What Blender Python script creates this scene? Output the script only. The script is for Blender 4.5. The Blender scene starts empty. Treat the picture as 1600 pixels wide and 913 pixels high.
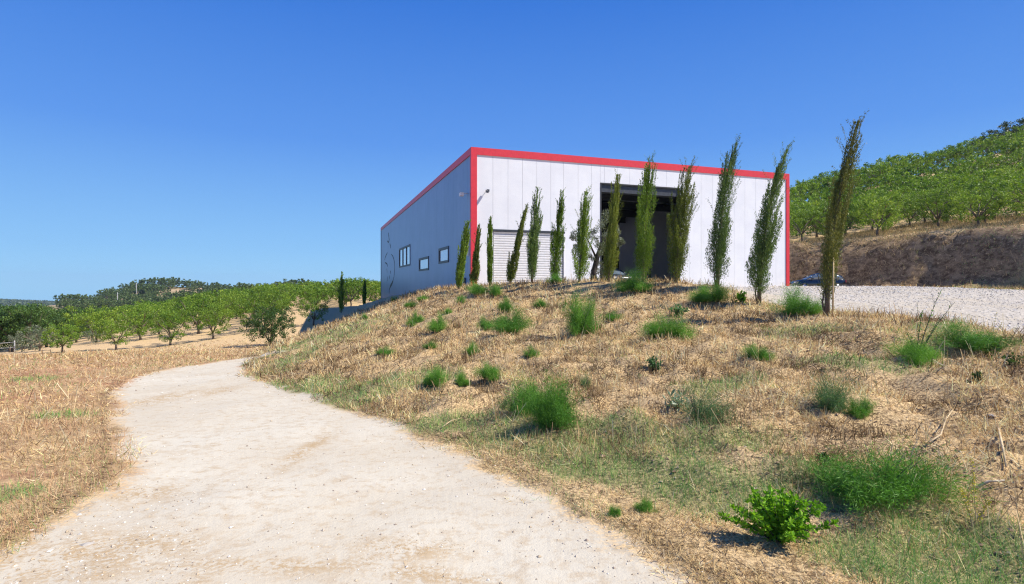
import bpy, math, random
import numpy as np
from math import radians as R
random.seed(7); RNG = np.random.default_rng(7)
S = bpy.context.scene
COL = S.collection
# ------------------------------------------------------------------ camera, sky, sun
FPX = 867.0; HOR = 445.0; EYE = 1.65
cam = bpy.data.cameras.new("camera"); camo = bpy.data.objects.new("camera", cam); COL.objects.link(camo)
camo.location = (0, 0, EYE); camo.rotation_euler = (R(90), 0, 0)
cam.sensor_width = 36; cam.lens = FPX/1600*36; cam.shift_y = (HOR-456.5)/1600
cam.clip_start = 0.05; cam.clip_end = 12000
S.camera = camo
SUN_AZ = -9.0      # degrees from +X, counter-clockwise
SUN_EL = 47.0
w = bpy.data.worlds.new("World"); S.world = w; w.use_nodes = True
nt = w.node_tree; nt.nodes.clear()
wo = nt.nodes.new('ShaderNodeOutputWorld'); bg = nt.nodes.new('ShaderNodeBackground')
sky = nt.nodes.new('ShaderNodeTexSky'); sky.sky_type = 'NISHITA'; sky.sun_disc = False
sky.sun_elevation = R(SUN_EL); sky.sun_rotation = R(90-SUN_AZ)
sky.altitude = 400; sky.air_density = 1.25; sky.dust_density = 0.35; sky.ozone_density = 3.0
hs = nt.nodes.new('ShaderNodeHueSaturation'); hs.inputs['Saturation'].default_value = 1.2
hs.inputs['Value'].default_value = 1.0
nt.links.new(sky.outputs[0], hs.inputs['Color'])
tc = nt.nodes.new('ShaderNodeTexCoord'); sp = nt.nodes.new('ShaderNodeSeparateXYZ'); nt.links.new(tc.outputs['Generated'], sp.inputs[0])
cr = nt.nodes.new('ShaderNodeValToRGB'); nt.links.new(sp.outputs[2], cr.inputs[0]); E = cr.color_ramp.elements
for p_, c_ in [(0, (.34,.68,1.0)), (.06, (.26,.56,.96)), (.24, (.115,.325,.86)), (.45, (.045,.20,.72)), (1, (.02,.10,.50))]:
    e_ = E[0] if p_ == 0 else (E[-1] if p_ == 1 else E.new(p_)); e_.position = p_; e_.color = (*c_, 1)
sc_ = nt.nodes.new('ShaderNodeVectorMath'); sc_.operation = 'SCALE'; sc_.inputs['Scale'].default_value = 6.2; nt.links.new(cr.outputs[0], sc_.inputs[0])
mxs = nt.nodes.new('ShaderNodeMix'); mxs.data_type = 'RGBA'; mxs.inputs[0].default_value = .03
nt.links.new(sc_.outputs[0], mxs.inputs[6]); nt.links.new(hs.outputs[0], mxs.inputs[7]); nt.links.new(mxs.outputs[2], bg.inputs[0])
bg.inputs[1].default_value = 0.105
nt.links.new(bg.outputs[0], wo.inputs[0])
sl = bpy.data.lights.new("sun", 'SUN'); sl.energy = 5.0; sl.angle = R(0.5); sl.color = (1, 0.935, 0.83)
so = bpy.data.objects.new("sun", sl); COL.objects.link(so); so.location = (30, -10, 40)
so.rotation_euler = (0, R(90-SUN_EL), R(SUN_AZ))
S.view_settings.view_transform = 'Standard'; S.view_settings.look = 'None'
S.view_settings.exposure = 0.60; S.view_settings.gamma = 1; S.view_settings.use_curve_mapping = False
S.render.engine = 'CYCLES'; S.cycles.max_bounces = 6; S.cycles.transparent_max_bounces = 6
S.render.resolution_x = 1024; S.render.resolution_y = 584
S.cycles.use_denoising = True; S.cycles.denoiser = 'OPENIMAGEDENOISE'; S.cycles.denoising_input_passes = 'RGB_ALBEDO_NORMAL'; S.cycles.denoising_prefilter = 'NONE'; S.cycles.pixel_filter_type = 'BLACKMAN_HARRIS'; S.cycles.filter_width = 1.2; S.cycles.sample_clamp_indirect = 2.0; S.cycles.volume_bounces = 0

# ------------------------------------------------------------------ node helpers
class NT:
    def __init__(s, name):
        s.m = bpy.data.materials.new(name); s.m.use_nodes = True; s.t = s.m.node_tree; s.t.nodes.clear()
        s.out = s.t.nodes.new('ShaderNodeOutputMaterial'); s.b = s.t.nodes.new('ShaderNodeBsdfPrincipled')
        s.t.links.new(s.b.outputs[0], s.out.inputs[0]); s.geo = None
    def L(s, a, b): s.t.links.new(a, b)
    def setin(s, sock, v):
        if hasattr(v, 'links') or isinstance(v, bpy.types.NodeSocket): s.L(v, sock)
        elif isinstance(v, (tuple, list)) and len(v) == 3 and sock.type == 'RGBA': sock.default_value = (*v, 1)
        else: sock.default_value = v
    def pos(s):
        if not s.geo: s.geo = s.t.nodes.new('ShaderNodeNewGeometry')
        return s.geo.outputs['Position']
    def objc(s):
        return s.t.nodes.new('ShaderNodeTexCoord').outputs['Object']
    def noise(s, scale, detail=3, rough=0.6, vec=None, stretch=None, dist=0):
        n = s.t.nodes.new('ShaderNodeTexNoise'); n.inputs['Scale'].default_value = scale
        n.inputs['Detail'].default_value = detail; n.inputs['Roughness'].default_value = rough
        n.inputs['Distortion'].default_value = dist
        v = vec or s.pos()
        if stretch:
            mp = s.t.nodes.new('ShaderNodeMapping'); mp.inputs['Scale'].default_value = stretch; s.L(v, mp.inputs[0]); v = mp.outputs[0]
        s.L(v, n.inputs['Vector']); return n.outputs['Fac']
    def vor(s, scale, vec=None):
        n = s.t.nodes.new('ShaderNodeTexVoronoi'); n.inputs['Scale'].default_value = scale; s.L(vec or s.pos(), n.inputs['Vector']); return n
    def math(s, op, a, b=0.0, c=0.0, clamp=False):
        n = s.t.nodes.new('ShaderNodeMath'); n.operation = op; n.use_clamp = clamp
        s.setin(n.inputs[0], a); s.setin(n.inputs[1], b); s.setin(n.inputs[2], c); return n.outputs[0]
    def ss(s, v, lo, hi):
        n = s.t.nodes.new('ShaderNodeMapRange'); n.interpolation_type = 'SMOOTHSTEP'
        s.setin(n.inputs['Value'], v); n.inputs['From Min'].default_value = lo; n.inputs['From Max'].default_value = hi; return n.outputs[0]
    def mix(s, f, a, b, mode='MIX'):
        n = s.t.nodes.new('ShaderNodeMix'); n.data_type = 'RGBA'; n.blend_type = mode
        s.setin(n.inputs[0], f); s.setin(n.inputs[6], a); s.setin(n.inputs[7], b); return n.outputs[2]
    def attr(s, name, out='Fac'):
        n = s.t.nodes.new('ShaderNodeAttribute'); n.attribute_name = name; return n.outputs[out]
    def bump(s, h, strength=0.5, dist=0.02):
        n = s.t.nodes.new('ShaderNodeBump'); n.inputs['Strength'].default_value = strength; n.inputs['Distance'].default_value = dist
        s.L(h, n.inputs['Height']); s.L(n.outputs[0], s.b.inputs['Normal'])
    def set(s, **k):
        for a, v in k.items(): s.setin(s.b.inputs[a.replace('_', ' ')], v)
        return s.m

def plain(name, col, rough=0.6, metal=0.0, var=0.12, scale=6.0, spec=0.5):
    n = NT(name); f = n.noise(scale, 4, 0.65, vec=n.objc())
    c2 = tuple(min(1, c*(1+var)) for c in col); c1 = tuple(c*(1-var) for c in col)
    n.set(Base_Color=n.mix(n.ss(f, .35, .65), c1, c2), Roughness=rough, Metallic=metal)
    n.b.inputs['Specular IOR Level'].default_value = spec
    return n.m

def leafmat(name, dark, mid, light, trans=0.35, rough=0.55, spec=0.35):
    """foliage: colour varies by a per-leaf random value and by a slow noise; leaves pass some light"""
    n = NT(name); a = n.attr('tint')
    f = n.noise(1.3, 2, 0.5)
    oi = n.t.nodes.new('ShaderNodeObjectInfo')
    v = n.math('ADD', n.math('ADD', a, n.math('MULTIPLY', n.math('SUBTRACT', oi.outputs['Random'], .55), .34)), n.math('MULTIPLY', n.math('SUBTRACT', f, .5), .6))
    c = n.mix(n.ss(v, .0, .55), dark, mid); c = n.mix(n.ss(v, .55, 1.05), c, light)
    n.set(Base_Color=c, Roughness=rough); n.b.inputs['Specular IOR Level'].default_value = spec
    t = n.t.nodes.new('ShaderNodeBsdfTranslucent'); n.L(n.mix(1.0, c, (1.0, 1.0, .55), 'MULTIPLY'), t.inputs[0])
    mx = n.t.nodes.new('ShaderNodeMixShader'); mx.inputs[0].default_value = trans
    n.L(n.b.outputs[0], mx.inputs[1]); n.L(t.outputs[0], mx.inputs[2]); n.L(mx.outputs[0], n.out.inputs[0])
    return n.m

# ------------------------------------------------------------------ object helpers
def tag(o, label=None, cat=None, group=None, kind=None):
    if label: o['label'] = label
    if cat: o['category'] = cat
    if group: o['group'] = group
    if kind: o['kind'] = kind
    return o
def empty(name, loc, rz=0, sc=1):
    o = bpy.data.objects.new(name, None); COL.objects.link(o); o.location = loc; o.rotation_euler = (0, 0, rz)
    o.scale = (sc, sc, sc) if not isinstance(sc, tuple) else sc; o.empty_display_size = 0.2; return o
def link(name, me, parent=None):
    o = bpy.data.objects.new(name, me); COL.objects.link(o)
    if parent: o.parent = parent
    return o
def polymesh(name, V, k, mats, tint=None, matidx=None, smooth=False, col=None):
    """V: (N*k,3) vertices, one k-gon per k consecutive vertices"""
    V = np.asarray(V, np.float32).reshape(-1, 3); n = len(V)//k
    me = bpy.data.meshes.new(name); me.vertices.add(len(V)); me.vertices.foreach_set('co', V.ravel())
    me.loops.add(len(V)); me.loops.foreach_set('vertex_index', np.arange(len(V), dtype=np.int32))
    me.polygons.add(n); me.polygons.foreach_set('loop_start', np.arange(0, len(V), k, dtype=np.int32))
    for m in (mats if isinstance(mats, (list, tuple)) else [mats]): me.materials.append(m)
    if matidx is not None: me.polygons.foreach_set('material_index', np.asarray(matidx, np.int32))
    me.update()
    if tint is not None:
        a = me.attributes.new('tint', 'FLOAT', 'POINT'); a.data.foreach_set('value', np.repeat(np.asarray(tint, np.float32), k))
    if col is not None:
        a = me.attributes.new('col', 'FLOAT_COLOR', 'POINT')
        c = np.ones((n, 4), np.float32); c[:, :3] = col; a.data.foreach_set('color', np.repeat(c, k, axis=0).ravel())
    return me

class MB:
    """collects vertices and faces of one mesh"""
    def __init__(s): s.v = []; s.f = []; s.mi = []; s.cur = 0; s.sm = []
    def add(s, vs, fs, smooth=False):
        o = len(s.v); s.v += [tuple(map(float, p)) for p in vs]
        for f in fs: s.f.append(tuple(i+o for i in f)); s.mi.append(s.cur); s.sm.append(smooth)
    def box(s, a, b, M=None):
        (x0, y0, z0), (x1, y1, z1) = a, b
        P = [(x0,y0,z0),(x1,y0,z0),(x1,y1,z0),(x0,y1,z0),(x0,y0,z1),(x1,y0,z1),(x1,y1,z1),(x0,y1,z1)]
        if M: P = [M(p) for p in P]
        s.add(P, [(0,3,2,1),(4,5,6,7),(0,1,5,4),(1,2,6,5),(2,3,7,6),(3,0,4,7)])
    def tube(s, pts, rad, n=8, cap=True):
        pts = [np.array(p, float) for p in pts]; rings = []
        for i, p in enumerate(pts):
            d = pts[min(i+1, len(pts)-1)] - pts[max(i-1, 0)]; d /= (np.linalg.norm(d)+1e-9)
            a = np.cross(d, (0, 0, 1) if abs(d[2]) < .9 else (1, 0, 0)); a /= np.linalg.norm(a); b = np.cross(d, a)
            r = rad[i] if hasattr(rad, '__len__') else rad
            rings.append([p + r*(math.cos(t)*a+math.sin(t)*b) for t in np.linspace(0, 2*math.pi, n, endpoint=False)])
        vs = [q for ring in rings for q in ring]; fs = []
        for i in range(len(pts)-1):
            for j in range(n): fs.append((i*n+j, i*n+(j+1) % n, (i+1)*n+(j+1) % n, (i+1)*n+j))
        if cap: fs.append(tuple(range(n-1, -1, -1))); fs.append(tuple((len(pts)-1)*n+j for j in range(n)))
        s.add(vs, fs, True)
    def prism(s, prof, y0, y1, M=None, smooth=False):
        n = len(prof); P = [(x, y0, z) for x, z in prof]+[(x, y1, z) for x, z in prof]
        if M: P = [M(p) for p in P]
        s.add(P, [tuple(range(n-1, -1, -1)), tuple(range(n, 2*n))]+[(i, (i+1) % n, n+(i+1) % n, n+i) for i in range(n)], smooth)
    def mesh(s, name, mats):
        me = bpy.data.meshes.new(name); me.from_pydata(s.v, [], s.f)
        for m in (mats if isinstance(mats, (list, tuple)) else [mats]): me.materials.append(m)
        me.polygons.foreach_set('material_index', s.mi); me.polygons.foreach_set('use_smooth', s.sm); me.update(); return me
    def build(s, name, mats, parent=None): return link(name, s.mesh(name, mats), parent)

# ------------------------------------------------------------------ terrain
def hsh(ix, iy, seed):
    h = (ix.astype(np.int64)*374761393 + iy.astype(np.int64)*668265263 + seed*974634777) & 0xFFFFFFFF
    h = ((h ^ (h >> 13))*1274126177) & 0xFFFFFFFF
    return ((h ^ (h >> 16)) & 0xFFFF)/65535.0
def vnoise(x, y, seed=0):
    ix = np.floor(x); iy = np.floor(y); fx = x-ix; fy = y-iy; fx = fx*fx*(3-2*fx); fy = fy*fy*(3-2*fy)
    a = hsh(ix, iy, seed); b = hsh(ix+1, iy, seed); c = hsh(ix, iy+1, seed); d = hsh(ix+1, iy+1, seed)
    return (a*(1-fx)+b*fx)*(1-fy)+(c*(1-fx)+d*fx)*fy
def fbm(x, y, scale, octv=4, seed=0, gain=.5):
    t = 0; a = 1; n = 0
    for i in range(octv):
        t = t+a*vnoise(x*scale*2**i+17.3*i, y*scale*2**i-9.1*i, seed+i); n += a; a *= gain
    return t/n-.5
def wp(px, py, d): return ((px-800)/FPX*d, d, EYE-(py-HOR)/FPX*d)
class RBF:
    def __init__(s, pts, c=2.0):
        P = np.array(pts, float); s.p = P[:, :2]; s.c = c; n = len(P)
        K = s.k(s.p[:, None]-s.p[None]); A = np.zeros((n+3, n+3)); A[:n, :n] = K; A[:n, n] = 1; A[:n, n+1:n+3] = s.p; A[n:, :n] = A[:n, n:].T
        s.w = np.linalg.solve(A, np.concatenate([P[:, 2], np.zeros(3)]))
    def k(s, d): return -np.sqrt((d**2).sum(-1)+s.c**2)
    def __call__(s, x, y):
        sh = x.shape; q = np.stack([x.ravel(), y.ravel()], 1); o = np.empty(len(q)); n = len(s.p)
        for i in range(0, len(q), 40000):
            b = q[i:i+40000]; o[i:i+40000] = s.k(b[:, None]-s.p[None])@s.w[:n]+s.w[n]+b@s.w[n+1:]
        return o.reshape(sh)
Gp = [(0,0,0),(-10,0,.05),(10,0,0),(5,-5,.3),(-4,10,-.59),(0,10,-.59),(-4,5,-.3),(-10,10,-.62),(-10,20,-1.2),(-4,-15,.8),(-4,20,-1.15),(-15,10,-.7),(-25,8,-.9),(-30,-20,.3),(15,-30,1.5),
      (-12,28,-1.9),(-20,22,-1.35),(-32,22,-1.7),(20,30,-1.5),(0,45,-2.2),(15,90,-2.5),(-60,25,-4),(-45,5,-2)]
Gp += [wp(97,551,45), wp(182,547,47), wp(266,540,49), wp(320,515,60), wp(333,530,50), wp(0,556,46), wp(420,541,41), wp(500,503,60), wp(560,479,75),
       wp(450,483,100), wp(350,487,110), wp(250,497,110), wp(150,510,120), wp(60,520,130), wp(560,463,130), wp(450,466,150), wp(300,480,180), wp(100,500,200),
       wp(500,460,200), wp(600,458,220), wp(800,460,250), (-60,62,-6.5), (-80,80,-9.5), (-100,100,-11), (-140,140,-14)]
Gp += [wp(-100,500,500), wp(60,490,500), wp(130,481,500), wp(180,464,510), wp(230,452,515), wp(262,448,520), wp(300,450,520), wp(350,452,520), wp(400,455,520), wp(460,459,500), wp(560,460,520), wp(700,462,540),
       wp(130,497,330), wp(230,489,340), wp(300,478,350), wp(400,470,370), wp(480,462,370), wp(-150,500,340),
       wp(445,450,300), wp(490,452,300), wp(425,470,260),wp(520,462,290), (-60,800,-30),(-500,850,-62),(-1200,900,-70),(400,700,-20),(900,400,0)]
Gp += [wp(-200,470,1800), wp(-60,469,1800), wp(0,473,1800), wp(60,474,1800), wp(108,476,1850), wp(200,480,2000), wp(500,478,2200), wp(900,475,2400),
       (-2500,3500,-150),(0,3500,-150),(2500,3500,-150),(-2500,0,-80),(-2000,-500,-60),(2500,0,20),(0,-600,10),(2500,-600,10)]
Gf = RBF(Gp, 3)
FOOT = [(12,-25),(7,-5),(5.2,0),(3.7,2.3),(2.7,3.8),(1.55,4.9),(.5,6.0),(-.7,7.4),(-2.2,9.1),(-4.1,11.3),(-6.6,14.6),(-9.4,19.3),(-12.6,26),(-15.4,38),(-20.2,60),(-25,88),(-28,115),(-30,150),(60,215),(270,230),(270,-80),(40,-80)]
CREST = [(20,-25),(14,-6),(10.8,2),(9.2,6.5),(8.6,9.5),(8.1,11.5),(7.8,13.9),(7.1,15.9),(6.5,18),(4.8,20.3),(2.8,22.6),(.87,25),(-1.9,28),(-3.7,31),(-7.3,42),(-14.6,65),(-20.6,86),(-22,112),(-15,140),(70,200),(250,215),(250,-65),(45,-65)]
Pp = [wp(1600,532,9.4),wp(1450,504,11.3),wp(1300,493,13.9),wp(1186,474,16),wp(1120,449,18),wp(1060,443,19.2),wp(1003,440,20.3),wp(906,441,22.6),wp(830,443,25),wp(740,448,28),wp(700,452,31),wp(650,458,42),wp(596,465,65),
      (-2.5,35,1.45),(9,38.5,1.5),(21.6,43.5,1.52),(24,44.5,1.5),(29,45,1.5),(3,31,1.5),(12,33,1.36),wp(1400,480,16),wp(1600,500,14.5),wp(1600,472,24),wp(1400,460,28),wp(1300,452,37),wp(1500,452,36),wp(1250,465,20),wp(1150,456,20.5),
      (22,52,1.15),(27,50,1.15),(36,30,1.0),(36,38,1.25),(40,10,.6),(25,8,.55),(16,3,.5),(14,-20,.5),(40,-30,0),(-19.9,84.6,-2.0),(-24,112,-3.0),(-15.5,72,-.9),(5,90,.9),(40,100,1.5),(120,100,1.5)]
Pf = RBF(Pp, 1.0)
BFOOT = [(60,-75),(47,-30),(43,0),(41,14),(39.5,26),(36.8,36.5),(34,46),(31,52),(27,56),(21,66),(12,82),(0,112),(-6,150),(60,230),(280,240),(280,-78)]
BTOP = [(70,-60),(56,-30),(51,0),(49,14),(46.5,29),(44,42),(41,49.5),(37.5,54),(31,60.5),(25,71),(16,88),(5,114),(0,148),(70,215),(265,230),(265,-60)]
Hp = [wp(1235,386,60),wp(1320,376,57),wp(1400,365,56),wp(1510,357,50),wp(1600,352,45.5),(48,28,6.1),(52,10,5.3),(57,-20,4.5),(70,-60,4),(18,86,7),(5,114,7.5),(0,148,8),
      wp(1235,330,98),wp(1290,312,100),wp(1340,298,103),wp(1400,281,108),wp(1500,256,114),wp(1600,226,120),wp(1760,178,126),(60,145,15),(100,155,24),(150,165,33),(80,60,11.5),(70,45,10),(60,60,10),
      (110,60,20),(120,20,16),(110,-40,10),(200,60,38),(230,160,45),(200,-40,22),(30,200,8),(20,100,9.5),(45,80,10.3),(100,190,22),(200,210,36)]
Hf = RBF(Hp, 3)
def pdist(x, y, poly, closed=True):
    d = np.full(x.shape, 1e9); n = len(poly)
    for i in range(n if closed else n-1):
        ax, ay = poly[i]; bx, by = poly[(i+1) % n]; dx, dy = bx-ax, by-ay
        t = np.clip(((x-ax)*dx+(y-ay)*dy)/(dx*dx+dy*dy+1e-12), 0, 1)
        d = np.minimum(d, np.hypot(x-ax-t*dx, y-ay-t*dy))
    return d
def inside(x, y, poly):
    r = np.zeros(x.shape, bool); n = len(poly)
    for i in range(n):
        ax, ay = poly[i]; bx, by = poly[(i+1) % n]
        if ay == by: continue
        c = ((ay > y) != (by > y)) & (x < (bx-ax)*(y-ay)/(by-ay)+ax); r ^= c
    return r
def sdf(x, y, poly):
    d = pdist(x, y, poly); return np.where(inside(x, y, poly), -d, d)
def ramp_t(x, y, foot, top):
    a = sdf(x, y, foot); b = sdf(x, y, top)
    t = np.where(a >= 0, 0., np.where(b <= 0, 1., (-a)/(np.abs(a)+np.abs(b)+1e-9))); return t
def terrain(x, y, full=False, micro=True):
    x = np.asarray(x, float); y = np.asarray(y, float)
    wx = x+.5*fbm(x, y, .35, 2, 3); wy = y+.5*fbm(x, y, .35, 2, 9)
    t1 = ramp_t(wx, wy, FOOT, CREST); G = Gf(x, y); P = Pf(x, y)
    e = np.clip(t1, 0, 1); e = e+.10*np.sin(np.pi*e)*(1-e)        # slightly convex bank
    z = G*(1-e)+P*e
    near = (x > -10) & (x < 130) & (y > -90) & (y < 240)
    t2 = np.zeros(x.shape); 
    if near.any():
        qx = x+2.4*fbm(x, y, .16, 3, 21); qy = y+2.4*fbm(x, y, .16, 3, 31)
    else: qx, qy = x, y
    t2 = ramp_t(qx, qy, BFOOT, BTOP); H = Hf(x, y); u_ = np.clip((t2-.1)/.55, 0, 1); t2s = .88*u_*u_*(3-2*u_)+.12*t2
    z = z*(1-t2s)+H*t2s
    bank = np.clip(np.sin(np.pi*np.clip(t2, 0, 1))*1.6, 0, 1)*(x < 130)*np.clip((y-37)/8, .12, 1)
    slope = ((t1 > .02) & (t1 < .98)).astype(float)*np.clip(np.sin(np.pi*t1)*3, 0, 1)
    if micro:
        z = z+bank*(1.9*fbm(x, y+z*1.3, .33, 4, 5)+.5*fbm(x, y, 1.6, 3, 6))
        z = z+slope*(.26*fbm(x, y, .55, 3, 11)+.24*fbm(x+.3*y, y*.8, 1.9, 4, 12, .62)-.10*np.clip(np.abs(fbm(x, y, 1.5, 2, 15))*5, 0, 1)+.06)
        z = z+(1-slope)*(1-bank)*.05*fbm(x, y, .8, 3, 13)
        far = np.clip((np.hypot(x, y)-250)/200, 0, 1); z = z+far*9*fbm(x, y, .012, 3, 77)*(1-t2)
    if full: return z, t1, t2, slope, bank
    return z
def gz(x, y): return float(terrain(np.array([x]), np.array([y]))[0])
def hit(px, py, dmax=700, dmin=2.2):
    d = np.exp(np.linspace(math.log(dmin), math.log(dmax), 1500)); x = (px-800)/FPX*d; zr = EYE-(py-HOR)/FPX*d
    z = terrain(x, d); k = np.nonzero(zr <= z)[0]
    if len(k) == 0: return None
    i = k[0]; return float(x[i]), float(d[i]), float(z[i])
def onplane(pts):
    o = []
    for px, py in pts:
        h = hit(px, py); o.append((h[0], h[1]))
    return o
ROADL = [(28,880),(130,806),(196,757),(222,722),(205,682),(192,645),(190,612),(215,592),(262,577),(330,568),(385,559),(440,549)]
ROADR = [(395,561),(372,572),(384,588),(425,603),(490,624),(565,648),(665,692),(785,752),(905,822),(1040,908)]
ROAD = [(-4.8,-12),(-4.2,0),(-3.6,2)]+onplane(ROADL)+onplane(ROADR)+[(.9,2.2),(1.6,0),(2.5,-12)]
YARD = onplane([(1150,463),(1225,479),(1300,487),(1400,493),(1500,507),(1590,522)])+[(12,4),(16,0),(38,-4),(39,14),(37.5,26),(35,36),(32,46),(28,53),(24,57),(18.5,58),(21.7,43.6),(-1.5,34.8),(1.5,30),(5,24.5),(7,20.5)]
GREEN = [(720,655,.9,.35),(790,685,.9,.35),(860,700,.8,.35),(920,722,.8,.35),(985,730,.6,.3),(1180,765,.7,.3),(560,616,1.0,.5),(500,609,.9,.5),(1150,768,.7,.3),(1250,745,.7,.35),(1090,742,.7,.3),(1430,890,.6,.4),(1560,890,.7,.4),(1010,685,.6,.4),
         (100,649,.55,.25),(12,775,.28,.15),(60,592,.8,.4),(1460,515,.8,.3),(930,690,.6,.4),(1080,690,.8,.4),(1120,600,.8,.4),(1330,560,.9,.5),(1250,520,1,.5),(20,540,3,3),(480,600,1,.6),(1560,430,2,2),(640,590,1.0,.6),
         (1480,840,.5,.4),(430,605,.6,.5),(180,510,4,2),(520,520,2,2),(455,565,.8,1.5)]
GW = [(*hit(a, b)[:2], c, d) for a, b, c, d in GREEN if hit(a, b)]
def green_at(x, y):
    g = np.zeros(x.shape)
    for cx, cy, rx, ry in GW:
        k = 1.0+max(0, cy-8)*.04
        g = np.maximum(g, np.exp(-(((x-cx)/(rx*k))**2+((y-cy)/(ry*1.7*k))**2)))
    n = fbm(x, y, 1.3, 3, 41)
    t = np.clip(g*1.3+n*1.2-.25, 0, 1); return np.maximum(t, np.clip(.10+1.1*fbm(x, y, .45, 3, 44), 0, .2))
def axis(lo, hi, c0, c1, st, g1, mid, g2):
    a = list(np.arange(c0, c1, st))
    def grow(start, end, sgn, ref):
        o = []; v = start
        while (v-end)*sgn < 0:
            r = abs(v-ref); v += sgn*(max(st, g1*r) if r < mid else g2*r); o.append(v)
        return o
    ref = (c0+c1)/2 if c0 < 0 else 0
    return np.array(sorted(grow(c0, lo, -1, ref)+a+grow(a[-1], hi, 1, ref)))
XS = axis(-2600, 2600, -9, 11, .1, .011, 95, .05)
YS = axis(-400, 3600, 1.5, 13, .085, .009, 150, .04)
X, Y = np.meshgrid(XS, YS)
Z, T1, T2, SL, BK = terrain(X, Y, True)
RS = sdf(X, Y, ROAD); YSD = sdf(X, Y, YARD); GR = green_at(X, Y)
WORN = np.zeros(X.shape)
for a_, b_, ra, rb in [(250,622,.45,1.5),(340,610,.3,1.0),(630,855,.42,.22),(640,890,.3,.12),(225,770,.35,.3),(420,880,.9,.14),(100,870,.9,.5),(700,900,.4,.1),(200,850,.6,.3),(480,700,.15,1.2)]:
    h_ = hit(a_, b_); WORN = np.maximum(WORN, np.exp(-(((X-h_[0])/ra)**2+((Y-h_[1])/rb)**2)**1.2))
LEFT = np.clip((-X-.3*Y+1.0)/6, 0, 1)*np.clip((40-Y)/20, 0, 1)*(T1 <= 0)
Z = Z-np.clip(.4-RS, 0, .8)*.03     # worn road sits a touch lower
def zgrid(x, y):
    """bilinear height of the built sheet"""
    x = np.asarray(x, float); y = np.asarray(y, float)
    i = np.clip(np.searchsorted(XS, x)-1, 0, len(XS)-2); j = np.clip(np.searchsorted(YS, y)-1, 0, len(YS)-2)
    fx = np.clip((x-XS[i])/(XS[i+1]-XS[i]), 0, 1); fy = np.clip((y-YS[j])/(YS[j+1]-YS[j]), 0, 1)
    return (Z[j, i]*(1-fx)+Z[j, i+1]*fx)*(1-fy)+(Z[j+1, i]*(1-fx)+Z[j+1, i+1]*fx)*fy
def sheet(name, mask, dz, mat):
    ny, nx = X.shape; idx = np.arange(nx*ny).reshape(ny, nx)
    q = np.stack([idx[:-1, :-1], idx[:-1, 1:], idx[1:, 1:], idx[1:, :-1]], -1).reshape(-1, 4)
    if mask is not None:
        m = mask.ravel(); q = q[m[q].all(1)]
    used = np.unique(q); rm = np.zeros(nx*ny, np.int32); rm[used] = np.arange(len(used)); q = rm[q]
    V = np.stack([X.ravel(), Y.ravel(), Z.ravel()+dz], 1)[used].astype(np.float32)
    me = bpy.data.meshes.new(name); me.vertices.add(len(V)); me.vertices.foreach_set('co', V.ravel())
    me.loops.add(q.size); me.loops.foreach_set('vertex_index', q.ravel().astype(np.int32))
    me.polygons.add(len(q)); me.polygons.foreach_set('loop_start', np.arange(0, q.size, 4, dtype=np.int32))
    me.polygons.foreach_set('use_smooth', np.ones(len(q), bool)); me.update()
    for nm, A in (('road', RS), ('yard', YSD), ('green', GR), ('slope', SL), ('bank', BK), ('field', LEFT), ('hill', T2), ('worn', WORN)):
        a = me.attributes.new(nm, 'FLOAT', 'POINT'); a.data.foreach_set('value', A.ravel()[used].astype(np.float32))
    me.materials.append(mat); o = link(name, me); tag(o, kind='structure'); return o

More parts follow.
